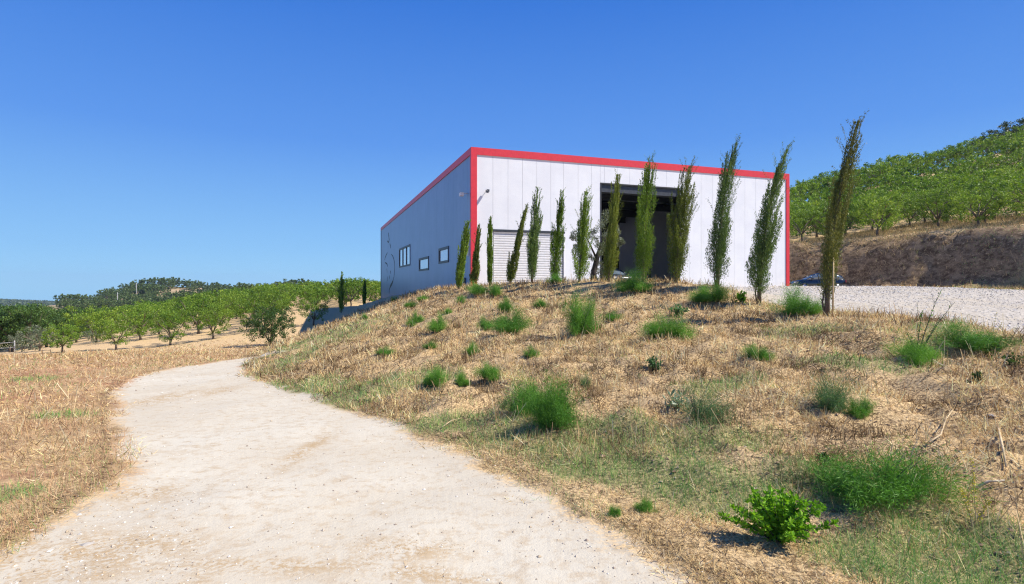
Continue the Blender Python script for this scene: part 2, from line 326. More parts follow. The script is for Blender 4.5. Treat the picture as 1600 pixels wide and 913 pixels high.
def ground_material(name):
    n = NT(name)
    a = n.noise(.45, 3, .6); b = n.noise(3.2, 4, .65); c = n.noise(26, 4, .7); d = n.noise(90, 3, .6)
    fib = n.noise(30, 3, .6, stretch=(1.0, .25, 1.0), dist=1.2)
    soil = n.mix(n.ss(b, .3, .7), (.085, .055, .03), (.21, .14, .075))
    straw = n.mix(n.ss(c, .3, .7), (.44, .30, .145), (.68, .49, .26))
    f = n.math('ADD', n.math('MULTIPLY', c, .55), n.math('ADD', n.math('MULTIPLY', b, .35), n.math('MULTIPLY', fib, .35)))
    base = n.mix(n.ss(f, .50, .68), soil, straw)
    red = n.mix(n.ss(b, .35, .65), (.34, .17, .09), (.56, .36, .19))
    base = n.mix(n.math('MULTIPLY', n.attr('field'), n.ss(a, .3, .62)), base, red)
    flatstraw = n.mix(n.ss(c, .35, .65), (.52, .35, .18), (.70, .51, .28))
    far = n.t.nodes.new('ShaderNodeSeparateXYZ'); n.L(n.pos(), far.inputs[0])
    farf = n.ss(far.outputs[1], 25, 45)
    base = n.mix(n.math('MULTIPLY', farf, .8), base, flatstraw)
    base = n.mix(n.math('MULTIPLY', n.ss(far.outputs[1], 180, 300), .75), base, n.mix(n.ss(n.noise(.05, 4, .6), .42, .58), (.10, .11, .05), (.36, .27, .17)))
    g = n.mix(n.ss(c, .35, .65), (.09, .13, .04), (.25, .27, .11))
    base = n.mix(n.math('MULTIPLY', n.ss(n.math('ADD', n.attr('green'), n.math('MULTIPLY', n.math('SUBTRACT', b, .5), .9)), .25, .8), .55), base, g)
    rock = n.mix(n.ss(n.noise(1.3, 6, .8, stretch=(1, 1, 1.6)), .38, .62), (.095, .06, .032), (.31, .215, .12))
    rock = n.mix(n.ss(n.noise(5, 4, .7), .55, .7), rock, (.50, .37, .20))
    base = n.mix(n.ss(n.math('ADD', n.attr('bank'), n.math('MULTIPLY', n.math('SUBTRACT', b, .5), .8)), .35, .7), base, rock)
    # road
    r = n.math('ADD', n.attr('road'), n.math('ADD', n.math('MULTIPLY', n.math('SUBTRACT', n.noise(1.1, 4, .65), .5), 1.1), n.math('MULTIPLY', n.math('SUBTRACT', c, .5), .55)))
    dust = n.mix(n.ss(a, .3, .7), (.49, .435, .335), (.545, .50, .40))
    dust = n.mix(n.ss(n.noise(7, 4, .7), .45, .72), dust, (.45, .37, .26))
    speck = n.ss(n.vor(38).outputs['Distance'], .16, .10)
    speck2 = n.math('MULTIPLY', speck, n.ss(n.noise(2.0, 3, .7), .44, .62))
    dust = n.mix(n.math('MULTIPLY', speck2, .65), dust, (.30, .24, .18))
    patch = n.math('MULTIPLY', n.math('MAXIMUM', n.math('MULTIPLY', n.ss(n.noise(.95, 3, .6), .60, .70), .6), n.attr('worn')), n.ss(n.math('ADD', n.math('MULTIPLY', c, .6), n.math('MULTIPLY', b, .4)), .44, .56))
    dust = n.mix(n.math('MULTIPLY', patch, .85), dust, (.38, .26, .13))
    base = n.mix(n.ss(r, .22, -.10), base, dust)
    # gravel yard
    y = n.math('ADD', n.attr('yard'), n.math('ADD', n.math('MULTIPLY', n.math('SUBTRACT', n.noise(.9, 4, .6), .5), 1.6), n.math('MULTIPLY', n.math('SUBTRACT', c, .5), 1.0)))
    v = n.vor(16); vs = n.t.nodes.new('ShaderNodeSeparateColor'); n.L(v.outputs['Color'], vs.inputs[0])
    grav = n.mix(vs.outputs[0], (.33, .29, .24), (.62, .57, .49))
    grav = n.mix(n.ss(n.noise(4, 4, .7), .55, .7), grav, (.36, .31, .24)); grav = n.mix(n.math('MULTIPLY', n.ss(n.noise(.28, 4, .65), .48, .66), .5), grav, (.46, .39, .28))
    base = n.mix(n.ss(y, .2, -.5), base, grav)
    n.set(Base_Color=base, Roughness=.95); n.b.inputs['Specular IOR Level'].default_value = .15
    h = n.math('ADD', n.math('MULTIPLY', b, 2.0), n.math('ADD', c, n.math('MULTIPLY', d, .4)))
    amp = n.ss(r, .15, .5)
    n.bump(n.math('MULTIPLY', h, n.math('ADD', n.math('MULTIPLY', amp, .8), .2)), .8, .035)
    return n.m
MG = ground_material('ground_dry_earth')
sheet('ground', None, 0, MG)
sheet('road', RS < .35, .006, ground_material('road_dust'))
sheet('gravel_yard', (YSD < .9), .006, ground_material('yard_gravel'))

# building frame (used also to keep plants out of it)
B0 = np.array([-2.54, 35.0]); U = np.array([.9435, .3314]); Vv = np.array([-.3314, .9435]); BW = 25.65; BL = 52.6; ZT = 10.33; ZF = 1.42
def bld_uv(x, y): return (x-B0[0])*U[0]+(y-B0[1])*U[1], (x-B0[0])*Vv[0]+(y-B0[1])*Vv[1]

# ------------------------------------------------------------------ dry grass, green grass, stones
def colmat(name, rough=.8, trans=.25):
    n = NT(name); c = n.attr('col', 'Color'); n.set(Base_Color=c, Roughness=rough); n.b.inputs['Specular IOR Level'].default_value = .25
    t = n.t.nodes.new('ShaderNodeBsdfTranslucent'); n.L(c, t.inputs[0])
    mx = n.t.nodes.new('ShaderNodeMixShader'); mx.inputs[0].default_value = trans
    n.L(n.b.outputs[0], mx.inputs[1]); n.L(t.outputs[0], mx.inputs[2]); n.L(mx.outputs[0], n.out.inputs[0]); return n.m
MSTRAW = colmat('straw_blade'); 
def scatter(n, d0, d1, amax=50, p=1.0):
    u = RNG.random(n); d = d0*(d1/d0)**(u**p); a = np.radians(RNG.uniform(-amax, amax, n)); return d*np.tan(a), d
def bld_mask(x, y):
    u, v = bld_uv(x, y); return (u > -.1) & (u < BW+.1) & (v > -.1) & (v < BL+.1)
def blades(name, x, y, L, Wd, tilt, colr, label, flat_tip=.35):
    n = len(x); z = zgrid(x, y); az = RNG.uniform(0, 2*np.pi, n)
    dr = np.stack([np.cos(az)*np.cos(tilt), np.sin(az)*np.cos(tilt), np.sin(tilt)], 1)
    wd = RNG.uniform(0, 2*np.pi, n); sv = np.stack([np.cos(wd), np.sin(wd), np.zeros(n)], 1)
    sv -= (sv*dr).sum(1)[:, None]*dr; sv /= np.linalg.norm(sv, axis=1)[:, None]+1e-9
    b = np.stack([x, y, z-.004], 1); tip = b+dr*L[:, None]; hw = sv*Wd[:, None]*.5
    V = np.stack([b-hw, b+hw, tip+hw*flat_tip, tip-hw*flat_tip], 1)
    me = polymesh(name, V, 4, MSTRAW, col=colr); o = link(name, me); tag(o, label, 'grass', kind='stuff'); return o
def pick(n, cols, jit=.18):
    c = np.array(cols)[RNG.integers(0, len(cols), n)]; return np.clip(c*(1+RNG.uniform(-jit, jit, (n, 1))), 0, 1)
# straw litter and stubble over the bank and verges
n = 420000; x, y = scatter(n, 2.7, 48, 50, .95)
rs = sdf(x, y, ROAD)-.08+1.0*fbm(x, y, 1.1, 3, 61); ys = sdf(x, y, YARD)+1.2*fbm(x, y, .9, 3, 62)
keep = (rs > -.05) & (ys > -.1) & ~bld_mask(x, y); t1 = ramp_t(x, y, FOOT, CREST)
left = (t1 <= 0) & (x < -.3*y+1)
keep &= ~(left & (RNG.random(n) < .55))
dens = fbm(x, y, .9, 3, 63)+.6*fbm(x, y, 4, 2, 64); keep &= (RNG.random(n) < np.clip(.76+dens*3.0, .03, 1)); keep &= (sdf(x, y, BFOOT) > -1); keep &= RNG.random(n) > .5*np.clip(green_at(x, y)*1.6-.3, 0, 1)
x, y, t1 = x[keep], y[keep], t1[keep]; n = len(x); d = np.hypot(x, y)
onb = t1 > 0; L = np.where(onb, RNG.uniform(.05, .19, n), RNG.uniform(.04, .12, n))*np.clip((d/7)**.45, .8, 2.0); W = .0046*np.maximum(1, d/5.5)*RNG.uniform(.5, 1.6, n)
tilt = np.abs(RNG.normal(.26, .34, n)); up = (RNG.random(n) < .34) & onb; tilt[up] = RNG.uniform(.7, 1.5, up.sum())
c = pick(n, [(.74,.57,.28),(.66,.49,.22),(.80,.65,.36),(.50,.35,.15),(.38,.24,.11),(.25,.155,.08),(.72,.50,.24),(.56,.37,.17),(.62,.52,.34)])
cl = np.clip(.80+3.2*fbm(x, y, 1.7, 3, 81)+1.6*fbm(x, y, 7, 2, 82)+RNG.normal(0, .12, n), .28, 1.3)[:, None]; cl = np.where((t1 > 0)[:, None], cl, .6+.45*cl)
c = np.clip(c*cl*np.where(cl < .6, np.array([[1.05, .95, .9]]), 1.0), 0, .8)
blades('dry_grass', x, y, L, W, tilt, c, 'mown straw and dry grass stubble lying over the bank and road verge')
n = 16000; x, y = scatter(n, 3, 30, 50, 1.0); k_ = (ramp_t(x, y, FOOT, CREST) > .02) & (sdf(x, y, YARD) > .3) & ~bld_mask(x, y) & (fbm(x, y, 1.3, 3, 91) > -.02); x, y = x[k_], y[k_]
CLODS = (x, y)
# taller reddish dry grass of the left field
n = 150000; x, y = scatter(n, 2.7, 44, 48, .9); rs = sdf(x, y, ROAD)+.8*fbm(x, y, 1.1, 3, 61)
keep = (rs > .1) & (x < -.3*y) & (ramp_t(x, y, FOOT, CREST) <= 0) & (RNG.random(n) < np.clip(.7+2.2*fbm(x, y, 1.2, 3, 66), .1, 1))
x, y = x[keep], y[keep]; n = len(x); d = np.hypot(x, y)
L = RNG.uniform(.06, .17, n); W = .0032*np.maximum(1, d/5.5)*RNG.uniform(.6, 1.5, n); tilt = RNG.uniform(.6, 1.5, n)
c = pick(n, [(.52,.31,.17),(.60,.42,.24),(.40,.22,.12),(.66,.50,.30),(.46,.30,.16),(.34,.30,.12)])
c2 = np.array([.30, .17, .10]); mred = np.clip(.3+fbm(x, y, .5, 3, 68)*2, 0, .7)[:, None]; c = c*(1-mred*.5)+c2*mred*.5*1.4
blades('field_grass', x, y, L, W, tilt, c, 'reddish dry standing grass of the field left of the track')
# taller stalks sticking out, and straw bits dropped on the track
n = 5200; x, y = scatter(n, 3, 34, 50, 1.0); k_ = (sdf(x, y, ROAD) > .5) & ~((y < 6.2) & (x < 3.2)) & (sdf(x, y, YARD) > .2) & ~bld_mask(x, y) & (fbm(x, y, .8, 3, 97) > -.04); x, y = x[k_], y[k_]; n = len(x); d = np.hypot(x, y)
blades('dry_stalks', x, y, RNG.uniform(.14, .40, n), .0035*np.maximum(1, d/6), RNG.uniform(.9, 1.5, n), pick(n, [(.70,.52,.28),(.52,.34,.17),(.36,.24,.13),(.62,.54,.34)]), 'tall thin dry stalks standing out of the mown grass', 1.6)
xs_, ys_ = [], []
for a_, b_, ra, rb, nn_ in [(250,622,.5,1.5,260),(340,610,.35,1.1,200),(630,850,.42,.2,420),(640,890,.3,.1,120),(225,770,.35,.3,160),(100,870,.8,.4,500),(200,850,.6,.3,260),(700,900,.4,.1,100)]:
    h_ = hit(a_, b_); xs_.append(RNG.normal(h_[0], ra*.7, nn_)); ys_.append(RNG.normal(h_[1], rb*.7, nn_))
x = np.concatenate(xs_); y = np.concatenate(ys_); n = len(x); d = np.hypot(x, y)
blades('road_straw', x, y, RNG.uniform(.015, .06, n), .0035*np.maximum(1, d/6), RNG.uniform(.02, .5, n), pick(n, [(.60,.42,.20),(.45,.30,.14),(.30,.20,.10),(.68,.52,.30)]), 'bits of straw and dead weeds lying in worn patches of the track')
# green grass patches
n = 420000; x, y = scatter(n, 2.7, 46, 50, .95)
rs = sdf(x, y, ROAD)+.5*fbm(x, y, 1.1, 3, 61); ys = sdf(x, y, YARD); g = green_at(x, y)
keep = (rs > 0.05) & (ys > -.2) & ~bld_mask(x, y) & (RNG.random(n) < np.clip(g*1.3-.16, 0, 1)*.85); x, y = x[keep], y[keep]; n = len(x); d = np.hypot(x, y)
L = RNG.uniform(.04, .12, n); W = .0034*np.maximum(1, d/5.5)*RNG.uniform(.6, 1.4, n); tilt = RNG.uniform(.5, 1.5, n)
c = pick(n, [(.16,.34,.06),(.22,.42,.09),(.12,.26,.06),(.32,.45,.12),(.42,.46,.18),(.16,.34,.12)])
blades('green_grass', x, y, L, W, tilt, c, 'fresh green grass growing in patches at the foot of the bank')
# loose stones on road, verge and yard
def stones(name, x, y, s, cols, label):
    n = len(x); base = np.array([(1,0,0),(-1,0,0),(0,1,0),(0,-1,0),(0,0,.65),(0,0,-.5)], float)
    F = np.array([(0,2,4),(2,1,4),(1,3,4),(3,0,4),(2,0,5),(1,2,5),(3,1,5),(0,3,5)])
    a = RNG.uniform(0, 6.28, n); jit = RNG.uniform(.6, 1.3, (n, 6, 1)); V = base[None]*jit*s[:, None, None]
    ca, sa = np.cos(a)[:, None], np.sin(a)[:, None]; V = np.stack([V[..., 0]*ca-V[..., 1]*sa, V[..., 0]*sa+V[..., 1]*ca, V[..., 2]], -1)
    V += np.stack([x, y, zgrid(x, y)+.006+.2*s], 1)[:, None]
    T = V[:, F].reshape(-1, 3, 3); o = link(name, polymesh(name, T, 3, MSTONE, col=np.repeat(cols, 8, axis=0)))
    tag(o, label, 'stones', kind='stuff')
MSTONE = colmat('stone', .9, 0.0)
n = 26000; x, y = scatter(n, 2.7, 26, 50, 1.0); rs = sdf(x, y, ROAD)
edge = np.clip(1-np.abs(rs+.1)/.5, 0, 1); lf = (x < -.55*y) & (y < 5.5) & (rs < .5)
keep = (rs < .3) & (RNG.random(n) < .12+.3*edge+.5*lf+.5*np.clip(fbm(x, y, .9, 3, 71)-.08, 0, .5)); x, y = x[keep], y[keep]
s = RNG.gamma(2.2, .0022, len(x))+.003
stones('road_stones', x, y, s*np.maximum(1, np.hypot(x, y)/9), pick(len(x), [(.55,.50,.43),(.42,.36,.29),(.66,.61,.54),(.30,.24,.19),(.45,.36,.25)]), 'loose pebbles and grit scattered on the pale dirt track')
x, y = CLODS; stones('soil_clods', x, y, (RNG.gamma(2, .0035, len(x))+.004)*np.maximum(1, np.hypot(x, y)/9), pick(len(x), [(.20,.14,.09),(.30,.21,.14),(.13,.09,.06),(.40,.32,.24),(.24,.16,.10)]), 'brown soil clods and small stones showing between the straw on the bank')
n = 16000; u = RNG.random(n); y = 9+34*u**1.1; x = RNG.uniform(5, 40, n); keep = (sdf(x, y, YARD) < .2) & (np.abs(x) < .97*y); x, y = x[keep], y[keep]
stones('yard_stones', x, y, RNG.uniform(.012, .035, len(x))*np.maximum(1, y/20), pick(len(x), [(.62,.58,.52),(.50,.46,.40),(.74,.70,.64),(.34,.30,.26)]), 'crushed grey gravel covering the yard beside the warehouse')

n = 60000; y = RNG.uniform(34, 64, n); x = RNG.uniform(24, 52, n); t2 = ramp_t(x, y, BFOOT, BTOP)
keep = (t2 > .0) & (sdf(x, y, BFOOT) < .6) & (RNG.random(n) < np.clip(.35+1.8*fbm(x, y, .35, 3, 95)+.5*(t2 > .7)+.4*(y < 42), .02, 1)); x, y = x[keep], y[keep]; n = len(x)
blades('bank_grass', x, y, RNG.uniform(.12, .42, n), RNG.uniform(.02, .045, n), RNG.uniform(.2, 1.5, n), pick(n, [(.66,.48,.24),(.50,.36,.18),(.36,.26,.13),(.22,.16,.08),(.58,.44,.22),(.26,.28,.10)]), 'dry tufts clinging to the cut earth bank at the right')

# ------------------------------------------------------------------ warehouse
def bm(p): return (B0[0]+U[0]*p[0]+Vv[0]*p[1], B0[1]+U[1]*p[0]+Vv[1]*p[1], p[2])
def panelmat():
    n = NT('white_wall_panel'); o = n.objc(); f = n.noise(.7, 4, .6, vec=o); g = n.noise(3.0, 3, .6, vec=o, stretch=(.25, .25, 1.2))
    st = n.noise(2.2, 4, .6, vec=o, stretch=(1.5, 1.5, .06))
    c = n.mix(n.ss(f, .3, .7), (.70, .71, .74), (.76, .77, .79)); c = n.mix(n.math('MULTIPLY', n.ss(st, .58, .75), .25), c, (.55, .54, .52))
    n.set(Base_Color=c, Roughness=.38); n.bump(g, .25, .02); return n.m
MPANEL = panelmat()
def sidemat():  # side wall's blue-grey shade painted into the base colour of the white cladding
    n = NT('shade_tinted_wall_panel'); o = n.objc(); f = n.noise(.5, 4, .6, vec=o); st = n.noise(2.0, 4, .6, vec=o, stretch=(1.5, 1.5, .06))
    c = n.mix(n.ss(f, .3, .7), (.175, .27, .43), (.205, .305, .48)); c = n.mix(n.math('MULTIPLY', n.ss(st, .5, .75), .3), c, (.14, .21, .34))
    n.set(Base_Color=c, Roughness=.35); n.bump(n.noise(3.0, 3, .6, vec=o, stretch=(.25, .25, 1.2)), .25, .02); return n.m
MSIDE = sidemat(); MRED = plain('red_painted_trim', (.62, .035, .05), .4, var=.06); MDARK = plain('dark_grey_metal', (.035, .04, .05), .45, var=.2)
MGROOVE = plain('panel_joint', (.16, .17, .19), .8); MWHITE = plain('white_slats', (.76, .76, .77), .45, var=.04); MCEIL = plain('grey_ceiling', (.75, .75, .74), .8)
MCONC = plain('concrete_floor', (.5, .49, .47), .8); MBLACK = plain('black_paint', (.012, .014, .02), .6)
ng = NT('window_glass'); ng.set(Base_Color=(.12, .16, .20), Roughness=.04, Metallic=.0); ng.b.inputs['Specular IOR Level'].default_value = 1.0; ng.b.inputs['Coat Weight'].default_value = 1.0
ng.bump(ng.noise(1.5, 2, .5), .05, .01); MGLASS = ng.m
ng2 = NT('pale_blind_glass'); ng2.set(Base_Color=(.55, .62, .72), Roughness=.08); ng2.b.inputs['Coat Weight'].default_value = 1.0; MBLIND = ng2.m
wh = empty('warehouse', (B0[0], B0[1], 0), math.atan2(U[1], U[0]))
tag(wh, 'long white metal clad warehouse with red edge trim on top of the bank', 'warehouse')
# local frame: x along the front, y into the depth, z up
ZB = .0
L0, L1, LZ = 1.4, 6.35, 5.2; O0, O1, OZ = 9.1, 15.6, 8.65
m = MB(); gap = .014
def panelstrip(m, a, b, z0, z1, axis, th=.08):
    if axis == 'f': m.box((a+gap/2, 0, z0), (b-gap/2, th, z1))
    else: m.box((0, a+gap/2, z0), (th, b-gap/2, z1))
edges = sorted(set([round(x, 3) for x in list(np.arange(.42, BW-.3, 1.0))]+[L0, L1, O0, O1, BW-.1]))
edges = [e for i, e in enumerate(edges) if i == 0 or e-edges[i-1] > .22 or e in (L0, L1, O0, O1, BW-.1)]
edges = [e for e in edges if e in (L0, L1, O0, O1) or all(abs(e-k) > .22 for k in (L0, L1, O0, O1))]
edges[0] = .1
for a, b in zip(edges[:-1], edges[1:]):
    z0 = ZB
    if a >= L0-.01 and b <= L1+.01: z0 = LZ
    if a >= O0-.01 and b <= O1+.01: z0 = OZ
    panelstrip(m, a, b, z0, ZT-.1, 'f')
m.build('front_wall', MPANEL, wh)
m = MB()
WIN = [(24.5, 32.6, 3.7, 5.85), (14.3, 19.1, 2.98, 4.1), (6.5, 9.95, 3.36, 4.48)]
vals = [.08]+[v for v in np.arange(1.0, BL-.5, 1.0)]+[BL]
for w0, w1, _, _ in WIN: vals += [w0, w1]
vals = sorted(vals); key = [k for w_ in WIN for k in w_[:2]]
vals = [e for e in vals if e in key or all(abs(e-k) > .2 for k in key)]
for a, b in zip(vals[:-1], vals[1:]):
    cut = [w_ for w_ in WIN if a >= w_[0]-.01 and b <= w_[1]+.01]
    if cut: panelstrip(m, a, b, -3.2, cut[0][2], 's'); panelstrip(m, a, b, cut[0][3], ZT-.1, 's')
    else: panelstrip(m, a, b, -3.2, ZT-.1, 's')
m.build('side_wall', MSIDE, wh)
m = MB(); m.box((BW-.08, .1, 0), (BW, BL, ZT-.1)); m.box((.1, BL, -3.2), (BW, BL+.08, ZT-.1)); m.build('rear_walls', MPANEL, wh)
m = MB()      # inner liner, closes the joints
m.box((.1, .09, ZB), (L0, .13, ZT-.2)); m.box((L0, .09, LZ), (L1, .13, ZT-.2)); m.box((L1, .09, ZB), (O0, .13, ZT-.2)); m.box((O0, .09, OZ), (O1, .13, ZT-.2)); m.box((O1, .09, ZB), (BW-.1, .13, ZT-.2))
prev = .14
for w0, w1, z0, z1 in sorted(WIN):
    m.box((.09, prev, -3.2), (.13, w0, ZT-.2)); m.box((.09, w0, -3.2), (.13, w1, z0)); m.box((.09, w0, z1), (.13, w1, ZT-.2)); prev = w1
m.box((.09, prev, -3.2), (.13, BL, ZT-.2)); m.build('inner_liner', MGROOVE, wh)
m = MB(); xs_ = [.14, 5.2, 6.0, 12.0, 12.8, 18.8, 19.6, BW-.1]  # unseen open slots added between roof strips to let sunlight into the interior
for a, b in zip(xs_[:-1:2], xs_[1::2]): m.box((a, .14, 9.75), (b, BL-.02, 9.9))
for a in (5.2, 12.0, 18.8):
    m.box((a, .14, 9.752), (a+.8, 19, 9.898)); m.box((a, 46, 9.752), (a+.8, BL-.02, 9.898))
m.build('roof', MCEIL, wh)
m = MB()
for v in np.arange(3.2, BL-1, 5.2):
    m.box((.15, v, 9.0), (BW-.15, v+.22, 9.09)); m.box((.15, v, 9.62), (BW-.15, v+.22, 9.745)); m.box((.15, v+.09, 9.09), (BW-.15, v+.13, 9.62))
for uu in np.arange(2.5, BW, 3.0): m.box((uu, .15, 9.35), (uu+.1, BL-.1, 9.55), lambda p: (p[0], p[1], p[2]+.18))
m.build('roof_beams', MDARK, wh)
m = MB()
for v in (5.3, 10.5, 15.7, 20.9):
    for uu in (8.2, 16.4): m = MB(); m.box((uu, v, 1.4), (uu+.25, v+.25, 9.0)); m.build('inner_column', MDARK, wh)
m = MB(); m.box((.14, .05, 1.2), (BW-.1, BL-.1, ZF+.06)); m.build('floor_slab', MCONC, wh)
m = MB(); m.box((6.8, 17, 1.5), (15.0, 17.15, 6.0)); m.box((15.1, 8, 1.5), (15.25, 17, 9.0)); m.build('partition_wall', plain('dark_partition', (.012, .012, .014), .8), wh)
# red trim
T = .06
m = MB(); m.box((-T, -T, ZT-.46), (BW+T, .0, ZT)); m.box((-T, 0, ZT-.1), (BW+T, .3, ZT-.003)); m.build('front_fascia', MRED, wh)
m = MB(); m.box((-T, 0, ZT-.45), (0, BL+.05, ZT-.006)); m.box((BW, .31, ZT-.45), (BW+T, BL+.05, ZT-.006)); m.box((0, .305, ZT-.1), (.3, BL, ZT-.01)); m.build('side_fascia', MRED, wh)
m = MB(); m.box((-T, -T, ZB), (.33, -.002, ZT-.462)); m.box((-T, -.002, ZB), (-.002, .22, ZT-.46)); m.build('corner_trim', MRED, wh)
m = MB(); m.box((BW-.24, -T, ZB), (BW+T, -.002, ZT-.462)); m.box((BW+.002, -.002, ZB), (BW+T, .22, ZT-.46)); m.build('corner_trim', MRED, wh)
m = MB(); m.box((-.05, BL-.2, -3.2), (-.003, BL+.1, ZT-.46)); m.build('rear_corner_trim', MDARK, wh)
# ribbed shutter
sh = MB(); sh.box((L0+.02, .10, ZB+1.0), (L1-.02, .14, LZ-.16)); shut = sh.build('shutter', MGROOVE, wh)
m = MB(); z = ZF+.02
while z < LZ-.22:
    m.add([(L0+.06, .085, z), (L1-.06, .085, z), (L1-.06, .05, z+.045), (L0+.06, .05, z+.045), (L0+.06, .045, z+.125), (L1-.06, .045, z+.125), (L1-.06, .085, z+.14), (L0+.06, .085, z+.14)], [(0,1,2,3),(3,2,5,4),(4,5,6,7)]); z += .158
m.build('slats', MWHITE, shut)
m = MB(); m.box((L0-.08, -.05, LZ-.14), (L1+.08, .09, LZ-.02)); m.build('shutter_header', MDARK, wh)
for a in (L0-.07, L1+.005): m = MB(); m.box((a, -.03, ZB), (a+.065, .0, LZ-.145)); m.build('shutter_guide', MWHITE, wh)
# big doorway frame
m = MB(); m.box((O0-.0, -.02, ZB), (O0+.09, .2, OZ-.1)); m.box((O1-.09, -.02, ZB), (O1, .2, OZ-.1)); m.box((O0, -.02, OZ-.1), (O1, .25, OZ-.02)); m.build('doorway_frame', MBLACK, wh)
m = MB(); m.box((O0+.1, .1, OZ-.62), (O1-.1, .7, OZ-.11)); m.build('shutter_box', MDARK, wh)
m = MB()
for uu in (O1-1.35, O1-.75): m.box((uu, 3.0, ZF), (uu+.07, 3.1, OZ-2.2))
m.build('folded_door', plain('bluish_steel', (.05, .08, .10), .35), wh)
# windows
def window(w0, w1, z0, z1, n, gl, bx):
    f = MB(); t = .16
    f.box((-.045, w0-.05, z0-.05), (.10, w0+t, z1+.05)); f.box((-.045, w1-t, z0-.05), (.10, w1+.05, z1+.05))
    f.box((-.045, w0+t, z0-.05), (.10, w1-t, z0+t*.8)); f.box((-.045, w0+t, z1-t*.9), (.10, w1-t, z1+.05))
    for i in range(1, n):
        v = w0+(w1-w0)*i/n; f.box((-.035, v-.12, z0+t*.8), (.08, v+.12, z1-t*.9))
    fr = f.build('window', MDARK, wh); g = MB(); g.box((.03, w0+t-.01, z0+.05), (.05, w1-t+.01, z1-.05)); g.build('pane', gl, fr)
window(*WIN[0], 3, MBLIND, 0); window(*WIN[1], 1, MBLIND, 0); window(*WIN[2], 1, MBLIND, 0)
# line-drawn black emblem on the rear part of the side wall
def side_pt(px, py):
    k = (px-800)/FPX; v = (B0[0]-k*B0[1])/(.3314+k*.9435) if False else (B0[0]-k*B0[1])/(k*Vv[1]-Vv[0]); d = B0[1]+Vv[1]*v
    return v, EYE-(py-HOR)/FPX*d
def stroke(m, pts, wd):
    q = [side_pt(590+a/8.3, 355+b/8.3) for a, b in pts]; n = len(q); Lh, Rh = [], []
    for i, p in enumerate(q):
        a = q[max(0, i-1)]; b = q[min(n-1, i+1)]; dx, dz = b[0]-a[0], b[1]-a[1]; l = math.hypot(dx, dz)+1e-9
        ww = wd*(.35+.65*math.sin(math.pi*(i+.6)/(n+.2))); Lh.append((p[0]-dz/l*ww*1.9, p[1]+dx/l*ww*.8)); Rh.append((p[0]+dz/l*ww*1.9, p[1]-dx/l*ww*.8))
    V = []
    for xx in (-.012, -.001): V += [(xx, a[0], a[1]) for a in Lh]+[(xx, a[0], a[1]) for a in Rh]
    F = []
    for i in range(n-1): F += [(i, i+1, n+i+1, n+i), (2*n+i, 3*n+i, 3*n+i+1, 2*n+i+1), (i, 2*n+i, 2*n+i+1, i+1), (n+i, n+i+1, 3*n+i+1, 3*n+i)]
    m.add(V, F)
m = MB()
for pts, wd in [([(140,75),(146,120),(150,165)], .13), ([(152,150),(148,180),(138,205)], .16), ([(125,178),(132,190),(140,200)], .10), ([(160,215),(166,245),(168,275)], .12),
                ([(128,332),(112,362),(99,395),(92,428)], .11), ([(178,352),(198,378),(210,412),(219,460),(221,520)], .10), ([(221,515),(220,560),(214,640),(200,700)], .09),
                ([(202,695),(186,735),(168,765),(158,790)], .24), ([(160,785),(152,815),(150,865)], .12), ([(98,462),(112,468),(124,482),(130,512)], .13),
                ([(165,568),(170,584),(167,604)], .11), ([(156,628),(155,650),(152,672)], .09), ([(118,540),(123,565),(124,592)], .06), ([(126,640),(130,670),(128,700)], .06)]:
    stroke(m, pts, wd)
m.build('emblem', MBLACK, wh)
# lamps and boxes on the corner
m = MB(); m.tube([(1.0, -.02, 7.66), (1.0, -.2, 7.62)], .018); m.box((.86, -.36, 7.46), (1.0, -.16, 7.58), lambda p: (p[0], p[1], p[2]+(p[1]+.3)*.5)); m.box((1.0, -.03, 7.58), (1.16, -.001, 7.72)); m.build('flood_lamp', MDARK, wh)
m = MB(); m.tube([(-.02, .9, 7.55), (-.35, .95, 7.5)], .03); m.box((-.55, .75, 7.36), (-.3, 1.1, 7.56)); m.build('flood_lamp', MWHITE, wh)
m = MB(); m.box((-.06, .62, 3.5), (-.001, 1.0, 5.0)); m.build('wall_panel', plain('pale_box', (.55, .6, .62), .5), wh)
m = MB(); m.box((-.09, 1.5, 1.6), (-.001, 1.9, 2.1)); m.build('wall_box', MDARK, wh)

